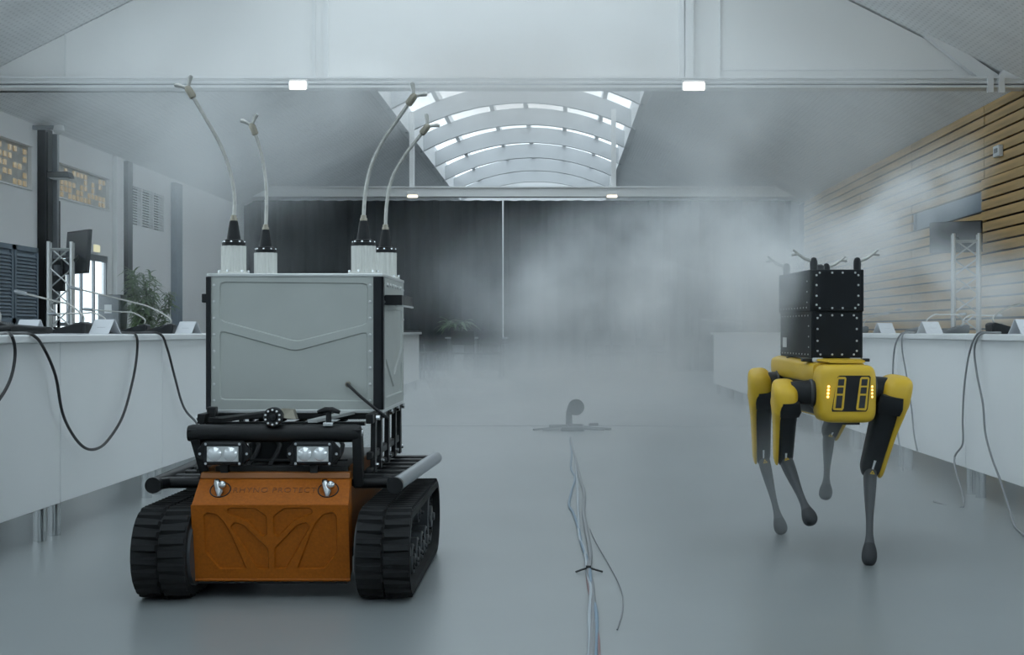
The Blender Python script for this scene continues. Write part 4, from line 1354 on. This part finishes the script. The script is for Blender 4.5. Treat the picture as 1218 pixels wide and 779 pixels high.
# --- legs
def dog_leg(hip, knee, foot, s, wm=1.0, capo=.016):
    """hip/knee/foot world points; s = outward sign in x. Slab thigh with shell outside, slim shank, rubber foot"""
    hip, knee, foot = V(hip), V(knee), V(foot)
    # hip actuator between torso and thigh
    tc = V((yaw(hip.y), hip.y, hip.z))
    hp = MB().loft([(tc + V((s * .075, 0, -.005)), (0, .050, 0), (0, 0, .052)), (tc.lerp(hip, .62), (0, .046, 0), (0, 0, .046)), (hip - V((s * .012, 0, 0)), (0, .040, 0), (0, 0, .042))], 2.4, 20).build('hip', 'robot_black', dog, sharp=60)
    MB().lathe([(.050, -.006), (.052, 0), (.050, .006)], tc + V((s * .112, 0, 0)), V((s, 0, 0)), 24).build('hip_ring', 'robot_grey', hp)
    ax = (knee - hip).normalized()
    u = V((1, 0, 0)) - ax * ax.x
    u.normalize()
    w = ax.cross(u).normalized()           # fore-aft
    L = (knee - hip).length
    def sec(f, a, b, off=0.0, fo=0.0):
        return (hip + ax * (L * f) + u * (off * wm) + w * fo, u * (a * wm), w * b)
    th = MB().sloft([sec(-.11, .020, .030), sec(-.08, .028, .044), sec(0, .032, .054), sec(.14, .036, .058), sec(.24, .040, .060), sec(.50, .036, .052), sec(.82, .033, .042), sec(1.0, .031, .036), sec(1.09, .022, .026)], 3.2)
    th = th.build('thigh', 'robot_black', dog, sharp=60)
    MB().loft([sec(.03, .034, .012, -s * .006, -w.y * .07), sec(.16, .040, .016, -s * .006, -w.y * .074), sec(.25, .036, .012, -s * .004, -w.y * .066)], 4, 18).build('motor_cover', 'robot_black', th, sharp=60)
    if True:
        o = s * capo
        MB().sloft([sec(-.155, .020, .026, o), sec(-.13, .036, .046, o * .8), sec(-.07, .046, .062, o * .55), sec(.04, .047, .074, o * .55), sec(.13, .044, .074, o * .70), sec(.20, .030, .070, s * .027),
                   sec(.27, .016, .062, s * .038), sec(.5, .011, .050, s * .036), sec(.8, .009, .042, s * .034), sec(1.02, .008, .034, s * .033), sec(1.08, .005, .026, s * .031)], 3.0).build('thigh_shell', 'yellow_shell', th, sharp=60)
    # knee fork slot
    MB().loft([sec(.86, .006, .045), sec(.98, .006, .040)], 3, 12).build('knee_slot', 'white_plastic', th)
    bx = (foot - knee).normalized()
    u2 = (V((1, 0, 0)) - bx * bx.x).normalized()
    w2 = bx.cross(u2).normalized()
    L2 = (foot - knee).length
    def sc2(f, a, b, fo=0.0):
        return (knee + bx * (L2 * f) + w2 * fo, u2 * a, w2 * b)
    sh = MB().sloft([sc2(-.06, .016, .018), sc2(0, .022, .028), sc2(.12, .024, .032), sc2(.3, .021, .026), sc2(.55, .014, .018), sc2(.72, .013, .016), sc2(.82, .017, .019), sc2(.9, .023, .024), sc2(.96, .024, .026)], 2.6, 24)
    sh = sh.build('shank', 'robot_grey', dog, sharp=60)
    MB().sloft([sc2(.86, .0205, .0225), sc2(.91, .0250, .027), sc2(.96, .0275, .030), sc2(1.01, .0265, .029), sc2(1.05, .020, .022), sc2(1.07, .010, .012)], 2.3, 24).build('foot', 'robot_sole', sh, sharp=60)
    # small yellow warning triangle facing the front
    fw = V((0, -1, 0))
    fw = (fw - bx * fw.dot(bx)).normalized()
    c = knee + bx * (L2 * .11) + fw * .0335
    e1 = bx.cross(fw).normalized()
    tri = []
    for k in range(3):
        a = math.pi / 2 + 2 * math.pi * k / 3
        tri.append((math.cos(a) * .011, math.sin(a) * .011))
    tri_mb = MB()
    inner = [(a * .45, b * .45) for a, b in tri]
    for k in range(3):
        a, b = tri[k], tri[(k + 1) % 3]
        c1, d1 = inner[k], inner[(k + 1) % 3]
        qd = [c + e1 * q[0] - bx * q[1] for q in (a, b, d1, c1)]
        tri_mb.hexa(qd + [q + fw * .001 for q in qd])
    tri_mb.build('warning_mark', 'yellow_shell', sh)
    return th

def at(x, y, d):
    return P(x, y, d)
dog_leg(at(1060, 462, 5.47), at(1035, 556, 5.56), PZ(1034, 664, .025), 1, 1.22, .024)
dog_leg(at(936, 467, 5.50), at(933, 543, 5.62), at(964, 618, 5.45), -1)
dog_leg(at(906, 455, 6.06), at(907, 541, 6.22), PZ(929, 629, .025), -1)
dog_leg(at(1008, 462, 6.12), at(986, 514, 6.26), at(982, 588, 6.12), 1)

# --- payload
pX0, pX1, pY0, pY1 = .946, 1.149, 5.55, 6.12
sk = -.055
def pbox(x0, x1, y0, y1, z0, z1):
    d = sk * (y1 - y0)
    return MB().hexa([(x0, y0, z0), (x1, y0, z0), (x1 + d, y1, z0), (x0 + d, y1, z0), (x0, y0, z1), (x1, y0, z1), (x1 + d, y1, z1), (x0 + d, y1, z1)])
def bolts(parent, x0, x1, y, z0, z1, spots):
    bm = MB().lathe([(.0042, 0), (.0038, .002), (.001, .0028)], (0, 0, 0), V((0, -1, 0)), 8).mesh('bolt', 'alu')
    for fx, fz in spots:
        inst('bolt', bm, parent, (x0 + (x1 - x0) * fx, y, z0 + (z1 - z0) * fz))
zq0, zq1, zq2 = .748, .928, 1.083
lo_ = pbox(pX0 + .006, pX1 - .003, pY0, pY1, zq0, zq1).build('lower_tank', 'payload_black', dog, .004)
up_ = pbox(pX0, pX1, pY0 - .006, pY1, zq1 - .004, zq2).build('upper_tank', 'payload_black', dog, .004)
pbox(pX0 + .022, pX1 - .018, pY0 - .003, pY0 + .002, zq0 + .010, zq1 - .012).build('front_plate', 'payload_black', lo_, .001)
pbox(pX0 + .016, pX1 - .014, pY0 - .009, pY0, zq1 + .008, zq2 - .008).build('front_plate', 'payload_black', up_, .001)
spots_f = [(.16, .92), (.40, .92), (.60, .92), (.84, .92), (.10, .86), (.90, .86), (.10, .62), (.90, .62), (.10, .36), (.90, .36), (.10, .14), (.90, .14), (.16, .06), (.40, .06), (.60, .06), (.84, .06)]
bolts(lo_, pX0 + .010, pX1 - .008, pY0 - .003, zq0 + .004, zq1 - .004, spots_f)
bolts(up_, pX0 + .004, pX1 - .002, pY0 - .009, zq1, zq2, spots_f)
sb = MB().lathe([(.0032, 0), (.0028, .002), (.001, .0026)], (0, 0, 0), V((-1, 0, 0)), 8).mesh('side_bolt', 'alu')
for k in range(10):
    y = pY0 + .05 + k * .052
    xx = sk * (y - pY0)
    inst('side_bolt', sb, lo_, (pX0 + .005 + xx, y, zq1 - .018))
    inst('side_bolt', sb, lo_, (pX0 + .005 + xx, y, zq0 + .014))
    inst('side_bolt', sb, up_, (pX0 - .001 + xx, y, zq1 + .012))
for z in (.79, .83, .87, .96, 1.0, 1.04):
    inst('side_bolt', sb, lo_ if z < zq1 else up_, (pX0 + (.005 if z < zq1 else -.001) + sk * .04, pY0 + .04, z))
y = 6.03
MB().box((pX0 + .003 + sk * (y - pY0), y - .05, .785), (pX0 + .0055 + sk * (y - pY0), y + .04, .825)).build('side_label', 'white_plastic', lo_)
# mounting rails and clips
for xx in (pX0 + .030, pX1 - .032):
    MB().box((xx - .020, 5.545, .733), (xx + .020, 6.08, .750)).build('mount_rail', 'alu', dog, .002)
for yy in (5.58, 5.95):
    for s, xx in ((-1, pX0 - .008), (1, pX1 + .008)):
        MB().box((xx - .018, yy - .02, .735), (xx + .018, yy + .02, .747)).build('clip', 'black_plastic', dog, .003)
MB().box((pX0 + .06, 5.56, .735), (pX1 - .07, 5.75, .748)).build('connector_block', 'black_plastic', dog, .003)
# spray heads on the corners
def spray(x, y, d, tilt, label=None):
    b = V((x, y, zq2))
    o = MB().lathe([(.014, 0), (.015, .020), (.014, .034), (.010, .044), (.003, .048)], b, n=16).build('spray_head', 'robot_black', dog)
    e = b + V((d * .010, 0, .034))
    f = e + V((d * .050, 0, .026))
    MB().tube([e, e.lerp(f, .5) + V((0, 0, -.004)), f], [.007, .006, .005], 8).build('spray_tube', 'hose_steel', o)
    for q in (V((.018 * d, 0, .016)), V((.024 * d, 0, -.004))):
        MB().tube([f, f + q], [.005, .004], 8).build('spray_tip', 'hose_steel', o)
spray(pX0 + .020, pY0 + .03, -1, 0)
spray(pX1 - .018, pY0 + .03, 1, 0)
spray(pX0 + .020 + sk * .5, pY1 - .05, -1, 0)
spray(pX1 - .018 + sk * .5, pY1 - .05, 1, 0)
MB().lathe([(.022, 0), (.022, .02), (.012, .026)], V((pX0 + .06, 5.7, zq2)), n=14).build('filler_cap', 'robot_black', dog)

# ================================================================== MIST
def fog_mat(name, density, falloff, nscale, lo, hi, color=(.84, .90, .94), box=False, detail=3.0, aniso=.0, stretch=(1, 1, 1), height=None):
    m = bpy.data.materials.new(name)
    m.use_nodes = True
    nt = m.node_tree
    nt.nodes.remove(nt.nodes['Principled BSDF'])
    out = nt.nodes['Material Output']
    sc = nt.nodes.new('ShaderNodeVolumeScatter')
    sc.inputs['Color'].default_value = (*color, 1)
    sc.inputs['Anisotropy'].default_value = aniso
    nt.links.new(sc.outputs[0], out.inputs['Volume'])
    if falloff is None:
        sc.inputs['Density'].default_value = density
        return m
    def math_(op, a, b=None, c=None):
        n = nt.nodes.new('ShaderNodeMath')
        n.operation = op
        for i, q in enumerate((a, b, c)):
            if q is None:
                continue
            if isinstance(q, (int, float)):
                n.inputs[i].default_value = q
            else:
                nt.links.new(q, n.inputs[i])
        return n.outputs[0]
    tc = nt.nodes.new('ShaderNodeTexCoord')
    geo = nt.nodes.new('ShaderNodeNewGeometry')
    mp = nt.nodes.new('ShaderNodeMapping')
    mp.inputs['Scale'].default_value = stretch
    nt.links.new(geo.outputs['Position'], mp.inputs['Vector'])
    nz = nt.nodes.new('ShaderNodeTexNoise')
    nz.inputs['Scale'].default_value = nscale
    nz.inputs['Detail'].default_value = detail
    nz.inputs['Roughness'].default_value = .55
    nz.inputs['Distortion'].default_value = 0.0
    nt.links.new(mp.outputs[0], nz.inputs['Vector'])
    rg = nt.nodes.new('ShaderNodeMapRange')
    rg.interpolation_type = 'SMOOTHSTEP'
    rg.inputs['From Min'].default_value = lo
    rg.inputs['From Max'].default_value = hi
    nt.links.new(nz.outputs['Fac'], rg.inputs['Value'])
    if height:
        z0, z1, y0, y1, ymul = height
        sep = nt.nodes.new('ShaderNodeSeparateXYZ')
        nt.links.new(geo.outputs['Position'], sep.inputs[0])
        def ss(v, a, b, ta, tb):
            r = nt.nodes.new('ShaderNodeMapRange')
            r.interpolation_type = 'SMOOTHSTEP'
            for key, q in (('From Min', a), ('From Max', b), ('To Min', ta), ('To Max', tb)):
                r.inputs[key].default_value = q
            nt.links.new(v, r.inputs['Value'])
            return r.outputs['Result']
        f = ss(sep.outputs['Z'], z0, z1, 1, 0)
        f = math_('MULTIPLY', f, ss(sep.outputs['Y'], y0, y1, ymul, 1))
    else:
        ln = nt.nodes.new('ShaderNodeVectorMath')
        ln.operation = 'LENGTH'
        nt.links.new(tc.outputs['Object'], ln.inputs[0])
        r2 = nt.nodes.new('ShaderNodeMapRange')
        r2.interpolation_type = 'SMOOTHSTEP'
        r2.inputs['From Min'].default_value = falloff
        r2.inputs['From Max'].default_value = 1.0
        r2.inputs['To Min'].default_value = 1
        r2.inputs['To Max'].default_value = 0
        nt.links.new(ln.outputs['Value'], r2.inputs['Value'])
        f = r2.outputs['Result']
    f = math_('MULTIPLY', f, rg.outputs['Result'])
    f = math_('MULTIPLY', f, density)
    nt.links.new(f, sc.inputs['Density'])
    return m

unit = MB().ball((0, 0, 0), 1.0, 14, 8)
def cloud(c, r, density, label, rot=(0, 0, 0), falloff=.05, nscale=1.2, lo=.30, hi=.70, stretch=(1, 1, 1)):
    MATS['mist'] = fog_mat('mist', density, falloff, nscale, lo, hi, stretch=stretch)
    o = bpy.data.objects.new('mist_cloud', unit.mesh('mist_cloud', 'mist'))
    COL.objects.link(o)
    o.location = c
    o.scale = r
    o.rotation_euler = rot
    return tag(o, label, 'mist', 'drifting mist', 'stuff')

# low mist creeping over the floor
MATS['ground_mist'] = fog_mat('ground_mist', .21, 0, .8, .22, .62, height=(.10, .85, 4.7, 9.0, 0.0), stretch=(1, .6, 1.4))
tag(MB().box((XDL + .06, 3.6, .012), (XDR - .06, 28.8, 1.05)).build('ground_mist', 'ground_mist'), 'low mist creeping over the grey floor between the desks', 'mist', 'drifting mist', 'stuff')

cloud(P(775, 345, 11.5), (2.0, 3.2, .85), 1.15, 'thick bank of mist behind and beside the walking robot', falloff=.1, nscale=1.7, lo=.36, hi=.64)
cloud(P(760, 430, 16), (2.4, 5.5, 1.0), .22, 'mist bank lying on the far floor before the curtain')
cloud(P(908, 338, 5.80), (.26, .46, .36), 6.5, 'puff of mist wrapping the side of the black payload', nscale=3.5)
cloud(P(890, 285, 7.6), (1.1, .8, .36), 2.6, 'plume of mist leaving the payload towards the hall middle', rot=(0, .12, 0), nscale=2.8, lo=.38, hi=.64)
cloud(P(1055, 262, 6.9), (.66, .5, .27), 7.0, 'plume of mist rising from the payload towards the wooden wall', rot=(0, -.62, 0), nscale=3.2, lo=.40, hi=.66)
cloud(P(1095, 340, 8.4), (1.05, 1.1, .38), 2.4, 'mist drifting over the desk by the wooden wall', nscale=2.2, lo=.38, hi=.66)
cloud(P(965, 575, 6.1), (.75, 1.0, .42), .70, 'mist around the walking robot legs', nscale=1.6, lo=.2, hi=.6)
cloud(P(265, 120, 8.0), (1.25, 1.2, .80), 1.0, 'mist sprayed above the two hoses nearest the left wall', nscale=1.8, lo=.35, hi=.66)
cloud(P(625, 80, 8.5), (1.8, 1.2, .55), 2.2, 'mist sprayed in front of the skylight', nscale=1.6, lo=.28, hi=.62)
cloud(P(225, 240, 13.4), (1.5, 2.5, 1.5), .36, 'pale mist hanging before the louvred wall', nscale=1.0)
cloud(P(930, 180, 12.5), (1.9, 2.2, 1.1), .85, 'pale mist hanging before the wooden wall', nscale=1.2, lo=.34, hi=.66)
cloud((-.9, 23.0, 1.75), (5.2, 5.0, 1.9), .045, 'thin veil of mist before the far black curtain', nscale=.6, lo=.2, hi=.6)
